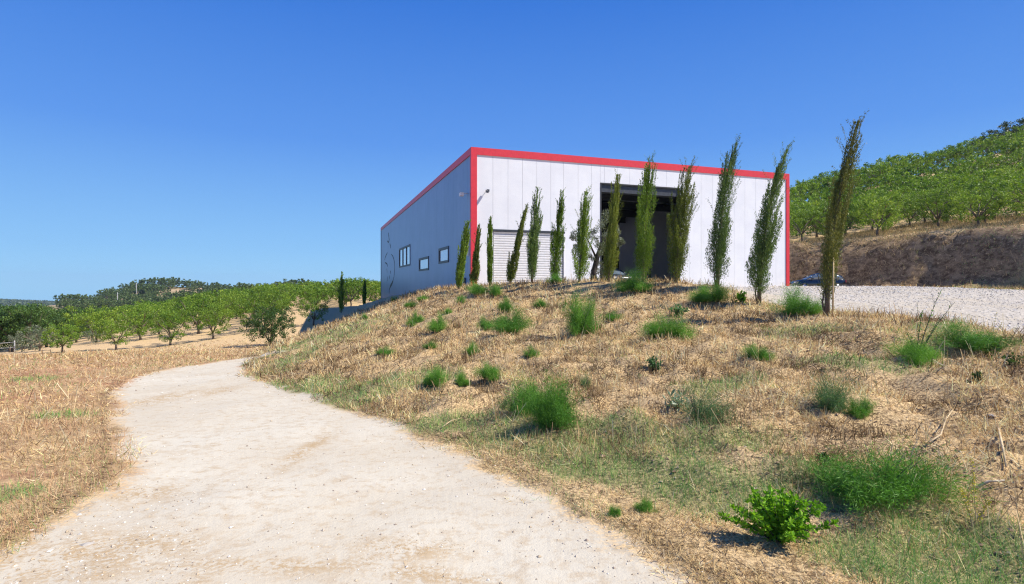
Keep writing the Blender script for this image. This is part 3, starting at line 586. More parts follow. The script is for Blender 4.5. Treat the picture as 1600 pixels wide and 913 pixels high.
# ------------------------------------------------------------------ cars
def carpaint(name, col):
    n = NT(name); n.set(Base_Color=col, Roughness=.22, Metallic=.25); n.b.inputs['Coat Weight'].default_value = 1.0; n.bump(n.noise(40, 2, .5, vec=n.objc()), .02, .002); return n.m
MTYRE = plain('tyre_rubber', (.02, .02, .02), .85); MRIM = plain('alloy_rim', (.45, .46, .48), .3, .8); MLAMP = plain('lamp_glass', (.55, .57, .6), .1)
def loft(m, secs, smooth=True):
    n = len(secs[0]); V = [p for s_ in secs for p in s_]; F = []
    for i in range(len(secs)-1):
        for j in range(n-1): F.append((i*n+j, i*n+j+1, (i+1)*n+j+1, (i+1)*n+j))
    F.append(tuple(range(n-1, -1, -1))); F.append(tuple((len(secs)-1)*n+j for j in range(n))); m.add(V, F, smooth)
def car(loc, rz, paint, label, Ln=4.3, Wd=1.76, Ht=1.48):
    t = empty('parked_car', loc, rz); tag(t, label, 'car', 'parked cars')
    # x forward, sections across: (x, half width, z_low, z_belt)
    S_ = [(-2.15,.70,.42,.80),(-2.08,.80,.30,.92),(-1.7,.86,.24,.97),(-.9,.88,.22,.96),(0,.88,.22,.94),(.8,.88,.22,.93),(1.1,.87,.22,.95),(1.6,.85,.24,.86),(2.0,.78,.28,.76),(2.15,.62,.38,.62)]
    secs = []
    for x, hw, zl, zb in S_:
        zb *= 1; prof = [(-hw*.9, zl), (-hw, zl+.12), (-hw*1.0, (zl+zb)/2), (-hw*.97, zb-.06), (-hw*.88, zb), (0, zb+.03), (hw*.88, zb), (hw*.97, zb-.06), (hw, (zl+zb)/2), (hw, zl+.12), (hw*.9, zl), (-hw*.9, zl)]
        secs.append([(x, a, b) for a, b in prof])
    m = MB(); loft(m, secs); body = m.build('body', paint, t)
    g = [(-2.0,.93,.70,.93),(-1.75,.95,.70,1.28),(-1.3,.95,.66,1.42),(-.5,.94,.64,Ht),(.15,.93,.63,1.45),(.55,.93,.66,1.28),(1.15,.93,.74,.95)]
    secs = []
    for x, zb, tw, zt in g: secs.append([(x, -.80, zb), (x, -tw, zt-.04), (x, -tw*.85, zt), (x, tw*.85, zt), (x, tw, zt-.04), (x, .80, zb), (x, -.80, zb)])
    m = MB(); loft(m, secs); m.build('windows', MGLASS, t)
    m = MB(); secs = []
    for x, zb, tw, zt in g[1:6]:
        secs.append([(x, -tw-.012, zt-.06), (x, -tw*.85, zt+.014), (x, tw*.85, zt+.014), (x, tw+.012, zt-.06), (x, tw-.02, zt-.02), (x, -tw+.02, zt-.02), (x, -tw-.012, zt-.06)])
    loft(m, secs); m.build('roof', paint, t)
    for sy in (-1, 1):
        for (xa, za, wa), (xb, zb_, wb) in [((-.5,.95,.81),(-.55,Ht-.04,.655)),((.15,.94,.81),(.1,1.43,.65)),((-1.3,.96,.81),(-1.35,1.40,.67)),((1.12,.95,.78),(.55,1.27,.67)),((-1.95,.95,.76),(-1.75,1.26,.70))]:
            m = MB(); m.tube([(xa, sy*wa, za), (xb, sy*wb, zb_)], .03, 6); m.build('pillar', paint, t)
    for x in (-1.32, 1.32):
        for sy in (-1, 1):
            m = MB(); m.tube([(x, sy*.70, .31), (x, sy*.895, .31)], .31, 20); w_ = m.build('wheel', MTYRE, t)
            m = MB(); m.tube([(x, sy*.80, .31), (x, sy*.905, .31)], .19, 12); m.build('rim', MRIM, w_)
    for sy in (-1, 1):
        m = MB(); m.box((1.93, sy*.62-.13, .62), (2.1, sy*.62+.13, .74)); m.build('headlight', MLAMP, t)
        m = MB(); m.box((-2.14, sy*.68-.09, .66), (-2.0, sy*.68+.09, .88)); m.build('tail_light', MRED, t)
        m = MB(); m.box((.62, sy*.93-.1, .95), (.78, sy*.93+.08, 1.07)); m.build('mirror', paint, t)
    return t
cx, cy = (1276-800)/FPX*49.5, 49.5
car((cx, cy, gz(cx, cy)), R(172), carpaint('dark_blue_paint', (.004, .009, .022)), 'dark blue car parked beyond the gravel yard beside the red corner of the warehouse')
cp = bm((11.3, 2.8, ZF+.06)); car(cp, math.atan2(U[1], U[0])-R(90), carpaint('dark_grey_paint', (.06, .07, .09)), 'dark grey car standing nose out inside the big open doorway of the warehouse')

# ------------------------------------------------------------------ plants
def nrm(v): return v/(np.linalg.norm(v, axis=-1, keepdims=True)+1e-9)
def diamonds(C, D, L, W, bend=0.0):
    """leaf quads: centre C, direction D, length L, width W"""
    n = len(C); r = RNG.normal(size=(n, 3)); s = nrm(np.cross(D, r)); L = np.asarray(L).reshape(-1, 1); W = np.asarray(W).reshape(-1, 1)
    a = C-D*L*.5; b = C+D*L*.5; mid = C+D*L*-.05
    return np.stack([a, mid+s*W*.5, b, mid-s*W*.5], 1)
MBARK = plain('bark', (.13, .10, .075), .9, var=.35, scale=20); MBARK2 = plain('grey_bark', (.20, .17, .13), .9, var=.35, scale=15)
MCYP = leafmat('cypress_foliage', (.06, .12, .015), (.17, .28, .025), (.36, .47, .07), .28)
MCYPB = leafmat('cypress_browning', (.08, .11, .02), (.21, .26, .035), (.42, .42, .10), .25)
MCYPT = leafmat('cypress_tall_browning', (.055, .065, .018), (.14, .16, .03), (.33, .31, .10), .22)
MCYPG = leafmat('cypress_bluish', (.06, .11, .03), (.16, .25, .06), (.32, .41, .14), .28)
MORCH = leafmat('orchard_leaf', (.045, .10, .012), (.14, .26, .022), (.36, .47, .06), .38)
MORCH2 = leafmat('orchard_leaf_light', (.07, .14, .015), (.20, .32, .03), (.44, .53, .08), .38)
MDKW = leafmat('dark_wood_leaf', (.025, .06, .014), (.065, .135, .025), (.15, .24, .05), .3)
MOAK = leafmat('oak_leaf', (.025, .045, .016), (.065, .10, .03), (.14, .17, .07), .2)
MSCRUB = leafmat('hill_scrub', (.04, .075, .022), (.10, .15, .04), (.20, .25, .09), .2)
MOLIVE = leafmat('olive_leaf', (.07, .09, .05), (.17, .20, .12), (.34, .37, .27), .2)
MFEN = leafmat('fennel_frond', (.035, .12, .015), (.12, .31, .035), (.30, .54, .08), .35)
MFENB = leafmat('fennel_bluish', (.05, .12, .045), (.11, .23, .085), (.24, .37, .16), .35)
MBRIGHT = leafmat('bright_leaf', (.09, .24, .012), (.25, .50, .025), (.46, .68, .07), .4, .6, .25)
MTHIS = leafmat('thistle_leaf', (.13, .19, .11), (.27, .34, .22), (.45, .50, .38), .2)
MDRYST = plain('dry_stalk', (.50, .38, .22), .8, var=.2); MDKST = plain('dark_stalk', (.05, .06, .04), .8); MYEL = leafmat('yellow_flower', (.25, .28, .03), (.50, .45, .04), (.70, .58, .06), .3)

def cypress(px, py, tx, ty, d, wpx, label, mat, seed, wisp=.4, dead=False, stem=.04, kink=0.0, n0=9000, par=None):
    rg = np.random.default_rng(seed); X0 = (px-800)/FPX*d; Y0 = d; Zg = float(zgrid(X0, Y0))
    Xt = (tx-800)/FPX*d; Zt = EYE-(ty-HOR)/FPX*d; H = Zt-Zg; lean = np.array([Xt-X0, rg.uniform(-.1, .1), 0])
    t = empty('cypress_tree', (X0, Y0, Zg-.03)); tag(t, label, 'tree', 'young cypresses along the crest of the bank')
    Rm = wpx*d/FPX*.57
    def axis_(s):   # curved axis, s in 0..1
        s = np.asarray(s)[..., None]; return lean*(s**(1.25 if px < 1100 else 1.9))+np.array([kink, 0, 0])*np.sin(np.pi*s)+np.array([0, 0, 1])*s*H
    m = MB(); ss = np.linspace(0, .93, 9); m.tube([axis_(s) for s in ss], [.05*H/4*(1-s)+.006 for s in ss], 7)
    if d < 20: m.tube([axis_(0)+np.array([-.05, .02, 0]), axis_(.06)+np.array([-.10, .02, .1]), axis_(.2)+np.array([-.05, 0, 0])], [.025, .02, .01], 6)
    m.build('trunk', MBARK, t)
    # plumes: upright strands
    NP = 110; C = []; D = []; LL = []; TI = []
    ph = rg.uniform(0, 6.28, 6)
    for k in range(NP):
        s0 = stem+(.80-stem)*rg.random()**1.15; az = rg.uniform(0, 6.28)
        prof = min(1, ((s0-stem)/.10+.55))*(1-max(0, s0-.30)/.74)**.8
        lob = .75+.35*math.sin(az*2+ph[0]+s0*5)+.15*math.sin(az*5+ph[1])
        rr = Rm*prof*lob*rg.uniform(.25, 1.0)**.5*.9
        ln = rg.uniform(.12, .22)*(1+.6*(rg.random() < wisp*.5)); out = rr
        nn = int(n0/NP*(.5+prof*.7)); q = rg.random(nn)
        s = s0+q*ln; fl = .35+.65*np.sqrt(q) ; rad = out*fl*(1-np.clip(s-.93, 0, 1)*4)
        pt = axis_(np.clip(s, 0, 1.0))+np.stack([np.cos(az)*rad, np.sin(az)*rad, 0*rad], 1)
        sp = (Rm*.13*(1-q*.75)+.010)*np.clip(1.25-s, .25, 1); pt = pt+rg.normal(size=(nn, 3))*sp[:, None]*np.array([1, 1, 1.2])
        dd = nrm(np.stack([np.cos(az)*.35+rg.normal(0, .35, nn), np.sin(az)*.35+rg.normal(0, .35, nn), np.full(nn, 1.0)], 1))
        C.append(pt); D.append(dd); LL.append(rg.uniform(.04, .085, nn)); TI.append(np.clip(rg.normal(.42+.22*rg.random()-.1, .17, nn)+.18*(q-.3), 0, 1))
    # wispy twigs sticking out, mostly near the top
    NW = int(26*wisp*2)+8
    for k in range(NW):
        s0 = rg.uniform(.35, .97)**.7; az = rg.uniform(0, 6.28) if rg.random() < .4 else rg.normal(0, .7); ln = rg.uniform(.15, .45)*(.5+wisp)*(1.3-s0*.5)
        nn = int(22*ln/.2); q = np.linspace(0, 1, nn); st = axis_(min(s0, .97)); rd = Rm*(.9*(1-max(0, s0-.35)/.7)**.7)
        pt = st+np.stack([np.cos(az)*(rd*.7+ln*.55*q**1.3), np.sin(az)*(rd*.7+ln*.55*q), ln*q*1.15+0*q], 1)+rg.normal(size=(nn, 3))*.016
        C.append(pt); D.append(nrm(np.stack([np.cos(az)*.5+rg.normal(0, .4, nn), np.sin(az)*.5+rg.normal(0, .4, nn), np.full(nn, .9)], 1))); LL.append(rg.uniform(.035, .07, nn)); TI.append(np.clip(rg.normal(.4, .15, nn), 0, 1))
    # leader
    nn = 120; s = rg.uniform(.85, 1.0, nn); C.append(axis_(s)+rg.normal(size=(nn, 3))*.02); D.append(nrm(rg.normal(0, .3, (nn, 3))+[0, 0, 1])); LL.append(rg.uniform(.04, .08, nn)); TI.append(rg.uniform(.3, .6, nn))
    C = np.concatenate(C); D = np.concatenate(D); LL = np.concatenate(LL); TI = np.concatenate(TI)
    ok = C[:, 2] > .06; C, D, LL, TI = C[ok], D[ok], LL[ok], TI[ok]
    k = max(1, d/20)
    me = polymesh('crown', diamonds(C, D, LL*k, LL*.24*k), 4, mat, TI); link('crown', me, t); return t
CY = [
 (717,452,731,343,29.5,21,'leftmost cypress of the row, leaning right in front of the blue shaded side wall',MCYP,.2,.0),
 (740,449,749,350,28.4,15,'thin browning cypress standing in front of the red corner post',MCYPB,.2,.0),
 (765,444,766,338,27.4,13,'slim upright cypress at the left edge of the ribbed shutter',MCYP,.1,.0),
 (797,444,823,320,26.4,18,'thin cypress leaning strongly right across the ribbed shutter',MCYPB,.25,.0),
 (831,442,840,291,25.3,26,'bushy upright cypress in front of the middle of the ribbed shutter',MCYPG,.35,.0),
 (866,440,878,296,24.2,24,'cypress in front of the right end of the ribbed shutter, leaning slightly right',MCYP,.25,.0),
 (905,440,917,298,22.9,28,'cypress with a loose top beside the grey olive tree',MCYP,.6,.0),
 (951,441,965,272,21.8,32,'yellowish cypress at the left side of the dark doorway',MCYPB,.4,.0),
 (1004,441,1016,242,20.4,42,'broadest dense cypress standing in the middle of the dark doorway',MCYP,.25,.0),
 (1056,444,1074,261,19.2,44,'cypress with loose airy twigs at the right side of the dark doorway',MCYPB,.95,.0),
 (1121,448,1148,222,18.0,44,'tall tapering cypress against the white wall, its tip above the roof edge',MCYPG,.7,.0),
 (1186,487,1224,235,16.0,42,'bare footed cypress near the right end of the warehouse, its tip curling right',MCYPG,.7,.0),
 (1292,507,1338,190,13.8,43,'tallest brownish cypress right of the warehouse, with a stake at its foot',MCYPT,.8,.0)]
for i, (px, py, tx, ty, d, wpx, lab, mt, wi, kk) in enumerate(CY):
    cypress(px, py, tx, ty, d, wpx, lab, mt, 100+i, wi, stem=.075 if i >= 11 else .035, n0=(15000 if i == 12 else 21000) if i > 6 else 14000)
for px, py, ty, d, wpx, lab in [(533, 489, 424, 66, 13, 'dark cypress standing in the shade behind the bank, the larger of two'), (569, 477, 438, 74, 8, 'thin dark cypress nearest the rear corner of the warehouse')]:
    t = cypress(px, py, px+1, ty, d, wpx, lab, MCYP, 300+px, .15, n0=3500); t['group'] = 'dark cypresses behind the bank'
# stake at the last cypress
sx, sy = (1301-800)/FPX*13.6, 13.6; m = MB(); zz = float(zgrid(sx, sy)); m.tube([(sx, sy, zz-.1), (sx+.01, sy, zz+.6), (sx+.02, sy, zz+1.45)], [.02, .02, .018], 8)
tag(m.build('wooden_stake', plain('pale_wood', (.55, .40, .20), .7), None), 'pale wooden stake beside the tallest cypress', 'stake')

def crown_leaves(n, clumps, lsz, rg, asp=.5, dens_top=.5):
    """clumps: array (k,4) centre+radius"""
    cl = clumps[rg.integers(0, len(clumps), n)]; r = rg.normal(size=(n, 3)); r = nrm(r)*(rg.random((n, 1))**.45)
    C = cl[:, :3]+r*cl[:, 3:4]*np.array([1, 1, .8]); D = nrm(r*.6+rg.normal(0, .7, (n, 3))+[0, 0, .15])
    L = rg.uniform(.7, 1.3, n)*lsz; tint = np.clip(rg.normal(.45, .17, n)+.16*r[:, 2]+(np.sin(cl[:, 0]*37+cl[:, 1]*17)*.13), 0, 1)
    return diamonds(C, D, L, L*asp), tint
def tree_meshes(name, seed, H=3.1, Rc=1.6, trunk=.75, nl=2600, lsz=.11, nc=46, mat=None, bark=None, low=.35, flat=.75, lean=0.):
    rg = np.random.default_rng(seed); m = MB(); tips = []
    fork = np.array([rg.normal(0, .05), rg.normal(0, .05), trunk]); m.tube([(0, 0, -.15), (rg.normal(0, .02), 0, trunk*.5), fork], [.10*H/3, .08*H/3, .07*H/3], 8)
    for k in range(5):
        az = k*1.26+rg.uniform(-.4, .4); r1 = Rc*rg.uniform(.35, .6); z1 = trunk+(H-trunk)*rg.uniform(.3, .5)
        p1 = fork+np.array([math.cos(az)*r1*.5, math.sin(az)*r1*.5, (z1-trunk)*.6]); p2 = np.array([math.cos(az)*r1, math.sin(az)*r1, z1]); m.tube([fork, p1, p2], [.05*H/3, .035*H/3, .02*H/3], 6)
        for j in range(3):
            a2 = az+rg.uniform(-.8, .8); p3 = p2+np.array([math.cos(a2)*Rc*.4, math.sin(a2)*Rc*.4, (H-z1)*rg.uniform(.1, .7)]); m.tube([p2, (p2+p3)/2+rg.normal(0, .04, 3), p3], [.02*H/3, .014, .008], 5); tips.append(p3)
    cz = (H+low)/2; hz = (H-low)/2; cl = []
    while len(cl) < nc:
        v = rg.uniform(-1, 1, 3); rr = np.linalg.norm(v)
        if rr > 1 or rr < .35: continue
        lob = 1+.18*math.sin(3*math.atan2(v[1], v[0])+seed)+.1*rg.normal()
        p = np.array([v[0]*Rc*lob*.86, v[1]*Rc*lob*.86, cz+v[2]*hz*.86])
        if v[2] < -.3 and rr < .6: continue
        cl.append([*p, rg.uniform(.2, .40)*H/3.1])
    for p in tips: cl.append([*p, .28*H/3.1])
    Vq, ti = crown_leaves(nl, np.array(cl), lsz, rg)
    return m.mesh('trunk', bark or MBARK), polymesh('crown', Vq, 4, mat or MORCH, ti)
def merged(name, tm, cm, s=1):
    """trunk and crown joined into one mesh for trees too far away to show parts"""
    tv = np.array([v.co for v in tm.vertices]); me = bpy.data.meshes.new(name)
    cv = np.empty(len(cm.vertices)*3, np.float32); cm.vertices.foreach_get('co', cv); cv = cv.reshape(-1, 3); nt_ = len(tv)
    f = [tuple(p.vertices) for p in tm.polygons]; nf = len(f); f += [(nt_+i, nt_+i+1, nt_+i+2, nt_+i+3) for i in range(0, len(cv), 4)]
    me.from_pydata([tuple(v) for v in tv]+[tuple(v) for v in cv.astype(float)], [], f)
    me.materials.append(tm.materials[0]); me.materials.append(cm.materials[0]); mi = [0]*nf+[1]*(len(f)-nf); me.polygons.foreach_set('material_index', mi)
    ti = np.empty(len(cm.vertices), np.float32); cm.attributes['tint'].data.foreach_get('value', ti)
    a = me.attributes.new('tint', 'FLOAT', 'POINT'); a.data.foreach_set('value', np.concatenate([np.zeros(nt_, np.float32), ti])); me.update(); return me
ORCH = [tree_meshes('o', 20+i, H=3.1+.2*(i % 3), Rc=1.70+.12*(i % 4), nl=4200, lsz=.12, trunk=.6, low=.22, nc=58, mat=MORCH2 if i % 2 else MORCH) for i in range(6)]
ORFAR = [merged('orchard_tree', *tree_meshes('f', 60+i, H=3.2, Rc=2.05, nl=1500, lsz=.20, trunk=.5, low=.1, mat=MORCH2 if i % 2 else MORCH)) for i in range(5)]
def put_tree(x, y, k, sc, rz, label, group, cat='tree', name='orchard_tree', sets=ORCH, dz=0):
    z = gz(x, y)-.03+dz; t = empty(name, (x, y, z), rz, sc); tag(t, label, cat, group)
    tm, cm = sets[k % len(sets)]; link('trunk', tm, t); link('crown', cm, t); return t
def put_far(x, y, k, sc, rz, label, group, name='orchard_tree', sets=ORFAR):
    o = link(name, sets[k % len(sets)]); o.location = (x, y, gz(x, y)-.05); o.rotation_euler = (0, 0, rz); o.scale = (sc, sc, sc*random.uniform(.9, 1.1)); tag(o, label, 'tree', group); return o
# left orchard, the front trees one by one
LO = [(97,551,499,45,.95,'orchard tree at the left end of the front row, beside a grey green bush'),
      (182,547,489,47,1.05,'second orchard tree from the left in the front row of the field'),
      (266,541,481,49,1.15,'wide orchard tree in the front row with a long shadow to its left'),
      (333,531,476,50,1.0,'orchard tree on a thin bare trunk just right of the widest front tree'),
      (490,512,462,57,1.15,'rounded light green orchard tree right of the big dark bushy tree')]
done = []
for i, (px, py, ty, d, sc, lab) in enumerate(LO):
    x = (px-800)/FPX*d; z = gz(x, d); H = EYE-(ty-HOR)/FPX*d-z; k = i if i != 3 else 5
    put_tree(x, d, k, H/3.3, i*1.3, lab, 'orchard trees of the left field'); done.append((x, d))
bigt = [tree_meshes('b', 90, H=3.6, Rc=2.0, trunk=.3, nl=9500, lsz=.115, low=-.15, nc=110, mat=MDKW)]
x = (421-800)/FPX*41; H = EYE-(474-HOR)/FPX*41-gz(x, 41); put_tree(x, 41, 0, H/3.5, 0, 'big dark bushy orchard tree at the end of the track, its leaves reaching the ground', 'orchard trees of the left field', sets=bigt); done.append((x, 41))
rg = random.Random(5); cnt = 0
ang = R(20)
for i in range(-30, 30):
    for j in range(-30, 40):
        gx = i*5.4+(j % 2)*.0; gy = j*4.9; x = -55+gx*math.cos(ang)-gy*math.sin(ang)+rg.uniform(-.5, .5); y = 90+gx*math.sin(ang)+gy*math.cos(ang)+rg.uniform(-.5, .5)
        if y < 52 or y > 165: continue
        px = 800+FPX*x/y
        if px < 150 or px > 640: continue
        if px < 215 and y > 70: continue
        if y > 125 and px < 380: continue
        if px > 478 and y < 88: continue
        if float(ramp_t(np.array([x]), np.array([y]), FOOT, CREST)[0]) > .6: continue
        if min(math.hypot(x-a, y-b) for a, b in done) < 4.2: continue
        sc = rg.uniform(.85, 1.2)
        if y < 80: put_tree(x, y, rg.randrange(6), sc*1.15, rg.uniform(0, 6), 'leafy green tree in the rows of the orchard behind the front trees of the left field', 'orchard trees behind the front row')
        else: put_far(x, y, rg.randrange(5), sc*1.25, rg.uniform(0, 6), 'distant leafy tree in the rows of the orchard behind the left field', 'distant orchard trees')
        cnt += 1
print('left orchard', cnt)
# right hillside orchard
cnt = 0; ang = R(35)
for i in range(-40, 40):
    for j in range(-40, 40):
        gx = i*4.0; gy = j*4.0; x = 70+gx*math.cos(ang)-gy*math.sin(ang)+rg.uniform(-.6, .6); y = 80+gx*math.sin(ang)+gy*math.cos(ang)+rg.uniform(-.6, .6)
        if y < 38 or y > 128: continue
        px = 800+FPX*x/y
        if px < 1190 or px > 1680: continue
        s_ = float(sdf(np.array([x]), np.array([y]), BTOP)[0])
        if s_ > -1.2: continue
        skl = 100+max(0, (px-1235)/365*22)
        if y > skl+6: continue
        # bare dry strip near the skyline
        if y > skl-19 and y < skl-9 and px > 1430: continue
        if rg.random() < .06: continue
        sc = rg.uniform(.75, 1.2)
        if y < 72: put_tree(x, y, rg.randrange(6), sc*1.3, rg.uniform(0, 6), 'leafy orchard tree in the lower rows above the earth bank on the right hillside', 'orchard trees low on the right hillside')
        else: put_far(x, y, rg.randrange(5), sc*1.3, rg.uniform(0, 6), 'leafy orchard tree in the upper rows of the right hillside', 'orchard trees high on the right hillside')
        cnt += 1
print('hill orchard', cnt)
OAKS = [tree_meshes('k', 130+i, H=4.2, Rc=2.2, trunk=.6, nl=2400, lsz=.22, low=.3, nc=40, mat=MOAK) for i in range(3)]
for px, d, sc, lab in [(1548, 119, 1.3, 'left dark round oak of the pair on the hilltop skyline'), (1572, 120, 1.4, 'right dark round oak of the pair on the hilltop skyline'), (1594, 121, 1.55, 'highest dark oak on the skyline at the right edge of the photo')]:
    x = (px-800)/FPX*d; put_tree(x, d, px, sc, px, lab, 'dark oaks on the hilltop', name='oak_tree', sets=OAKS)
# dark wood at the far left
DW = [tree_meshes('w', 150+i, H=7.2, Rc=3.2, trunk=1.2, nl=5200, lsz=.26, low=.5, nc=70, mat=MDKW, bark=MBARK) for i in range(3)]
k = 0
for row, (d, step) in enumerate([(66, 30), (78, 26), (92, 24)]):
    for px in range(-70+row*11, 175 if row else 60, step):
        dd = d+rg.uniform(-3, 3); x = (px+rg.uniform(-5, 5)-800)/FPX*dd; top = EYE-((474 if px < 90 else 481)+rg.uniform(-5, 7)-HOR)/FPX*dd; H = top-gz(x, dd)
        put_tree(x, dd, k, max(.55, min(1.6, H/7.2)), rg.uniform(0, 6), 'tall dark green tree of the wood beyond the left end of the field', 'dark trees of the wood on the left', name='broadleaf_tree', sets=DW); k += 1
# grey green bushes in front of the wood
GB = [tree_meshes('g', 170+i, H=2.6, Rc=1.7, trunk=.3, nl=2600, lsz=.12, low=0, nc=40, mat=MOLIVE, bark=MBARK2) for i in range(2)]
for i, (px, d, sc, lab) in enumerate([(62, 50, 1.0, 'grey green bush left of the first orchard tree'), (34, 52, .72, 'low dull green bush at the field edge near the white rail fence'), (150, 56, .6, 'small bluish bush in the gap behind the first two front orchard trees')]):
    put_tree((px-800)/FPX*d, d, i, sc, i, lab, 'grey green bushes at the field edge', cat='bush', name='grey_bush', sets=GB)
# rail fence at the left edge
t = empty('rail_fence', ((5-800)/FPX*49, 49, 0)); tag(t, 'short white rail fence at the left edge of the field', 'fence'); ox = t.location.x
MW = plain('weathered_grey', (.36, .36, .35), .7)
for q in (-2.2, -.6, 1.0):
    m = MB(); z = gz(ox+q, 49); m.tube([(q, 0, z-.1), (q, 0, z+1.15)], .05, 7); m.build('post', MW, t)
for h in (.55, 1.0):
    m = MB(); m.tube([(-2.3, 0, gz(ox-2.2, 49)+h), (1.05, 0, gz(ox+1, 49)+h)], .03, 6); m.build('rail', MW, t)
# far hill: separate oaks, then mast poles
FO = [merged('hill_oak', *tree_meshes('h', 190+i, H=5.0, Rc=3.3, trunk=.6, nl=900, lsz=.6, low=-1.2, nc=34, mat=MSCRUB)) for i in range(4)]
cnt = 0; pts = []
for tr in range(9000):
    if cnt >= 285: break
    px = rg.uniform(98, 470); d = rg.uniform(330, 528) if cnt > 60 else rg.uniform(500, 524); x = (px-800)/FPX*d
    bare = math.exp(-((px-300)/38)**2-((d-440)/60)**2)
    if rg.random() < bare*.85: continue
    if any(abs(x-a)+abs(d-b)*.6 < 5.5 for a, b in pts): continue
    pts.append((x, d)); cnt += 1
    put_far(x, d, rg.randrange(4), rg.uniform(1.0, 1.9), rg.uniform(0, 6), 'dark round oak dotted over the dry hill on the left horizon', 'oaks on the far hill', name='hill_oak', sets=FO)
for px in range(438, 500, 7):
    d = 302+rg.uniform(-2, 2); x = (px-800)/FPX*d; put_far(x, d, px, .55, px, 'small dark oak in the line topping the bare dry knoll', 'oaks on the bare knoll', name='hill_oak', sets=FO)
for px, d, h, lab in [(183.5, 400, 11, 'white utility pole on the lower slope of the far hill'), (213, 440, 13, 'thin grey mast higher on the far hill slope, right of the white pole')]:
    x = (px-800)/FPX*d; z = gz(x, d); t = empty('utility_pole', (x, d, z)); tag(t, lab, 'pole'); m = MB(); m.tube([(0, 0, -1), (0, 0, h)], [.26, .2], 8); m.build('pole', MW, t)
    m = MB(); m.box((-1.5, -.1, h-1.2), (1.5, .1, h-1.0)); m.build('crossarm', MW, t)
# the wooded far ridge
nn = 9000; xx = RNG.uniform(-2200, -1150, nn)*1.0; yy = RNG.uniform(1500, 1950, nn); zz = terrain(xx, yy)+3
r = nrm(RNG.normal(size=(nn, 3))); o = link('ridge_wood', polymesh('ridge_wood', diamonds(np.stack([xx, yy, zz], 1), r, np.full(nn, 14.0), np.full(nn, 11.0)), 4, MOAK, RNG.random(nn))); tag(o, 'continuous woodland on the farthest blue ridge', 'wood', kind='stuff')

# olive tree behind the row
def olive():
    d = 25.5; x = (932-800)/FPX*d; z = gz(x, d); t = empty('olive_tree', (x, d, z)); tag(t, 'grey leaved olive tree with leaning dark trunk between cypresses left of the doorway', 'tree')
    m = MB(); m.tube([(-.15, 0, -.1), (-.12, 0, .6), (.05, 0, 1.3), (.32, .05, 2.0), (.55, .1, 2.5)], [.15, .13, .11, .09, .05], 9); m.tube([(-.05, 0, 1.3), (-.3, -.1, 1.8), (-.5, -.15, 2.2)], [.05, .035, .02], 7); m.build('trunk', plain('olive_bark', (.05, .042, .034), .9, var=.4, scale=14), t)
    rg = np.random.default_rng(9); cl = []
    for a, b, c_, r in [(.75,.1,2.7,.45),(.35,0,2.75,.45),(1.0,.2,2.3,.32),(-.6,-.1,2.55,.38),(-.95,-.1,2.2,.3),(-.85,0,1.75,.25),(.0,.1,2.35,.35),(1.15,.1,1.95,.22),(.1,0,.7,.4),(-.1,-.1,1.2,.3),(.25,-.15,1.6,.35),(.5,-.1,2.1,.35),(.35,0,.25,.35),(-.2,0,.3,.3)]:
        for q in range(4): v = rg.normal(0, .45, 3)*r; cl.append([a+v[0], b+v[1], c_+v[2], r*.6])
    V, ti = crown_leaves(9000, np.array(cl), .085, rg, .28); link('crown', polymesh('crown', V, 4, MOLIVE, ti), t)
olive()

# fennel bushes
def fennel_mesh(seed, n=26000, mat=None, spread=.62, asp=.03):
    rg = np.random.default_rng(seed); C = []; D = []; T_ = []; NS = 64; SUB = [(0, 0, 1.0), (rg.uniform(-.4, -.15), rg.uniform(-.3, .3), rg.uniform(.55, .8)), (rg.uniform(.15, .4), rg.uniform(-.3, .3), rg.uniform(.5, .85)), (rg.uniform(-.2, .2), rg.uniform(-.45, -.2), rg.uniform(.4, .65))]
    for k in range(NS):
        az = rg.uniform(0, 6.28); el = rg.uniform(.35, 1.55); ln = rg.uniform(.45, 1.12); rxy = math.cos(el)*ln*spread/.62; hz = max(.12, math.sin(el)*ln); cc = SUB[k % 4]; ln *= 1; rxy *= cc[2]; hz *= cc[2]
        nn = n//NS; q = rg.random(nn)**.6; p = np.stack([np.cos(az)*rxy*q, np.sin(az)*rxy*q, hz*q**(.8)], 1); sp = .02+.085*q; p = p+rg.normal(size=(nn, 3))*sp[:, None]+np.array([cc[0], cc[1], 0])
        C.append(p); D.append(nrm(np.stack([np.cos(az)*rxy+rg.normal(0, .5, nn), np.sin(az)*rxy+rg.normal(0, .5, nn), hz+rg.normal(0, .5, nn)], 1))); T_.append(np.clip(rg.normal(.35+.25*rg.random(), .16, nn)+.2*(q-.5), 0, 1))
    C = np.concatenate(C); D = np.concatenate(D); T_ = np.concatenate(T_); C[:, 2] = np.abs(C[:, 2]); L = rg.uniform(.05, .12, len(C))
    return polymesh('foliage', diamonds(C, D, L, L*asp*2), 4, mat or MFEN, T_)
def stems_mesh(seed, n=12, h=.8, spread=.4, mat=None, r=.008):
    rg = np.random.default_rng(seed); m = MB()
    for k in range(n):
        az = rg.uniform(0, 6.28); rr = spread*rg.random()**.5; m.tube([(0, 0, -.03), (math.cos(az)*rr*.4, math.sin(az)*rr*.4, h*.5), (math.cos(az)*rr, math.sin(az)*rr, h*rg.uniform(.8, 1.1))], [r, r*.7, r*.4], 5)
    return m.mesh('stems', mat or MDKST)
FEN = [fennel_mesh(i) for i in range(4)]; FENB = [fennel_mesh(10+i, 9000, MFENB) for i in range(3)]; FST = [stems_mesh(i, h=.7) for i in range(3)]
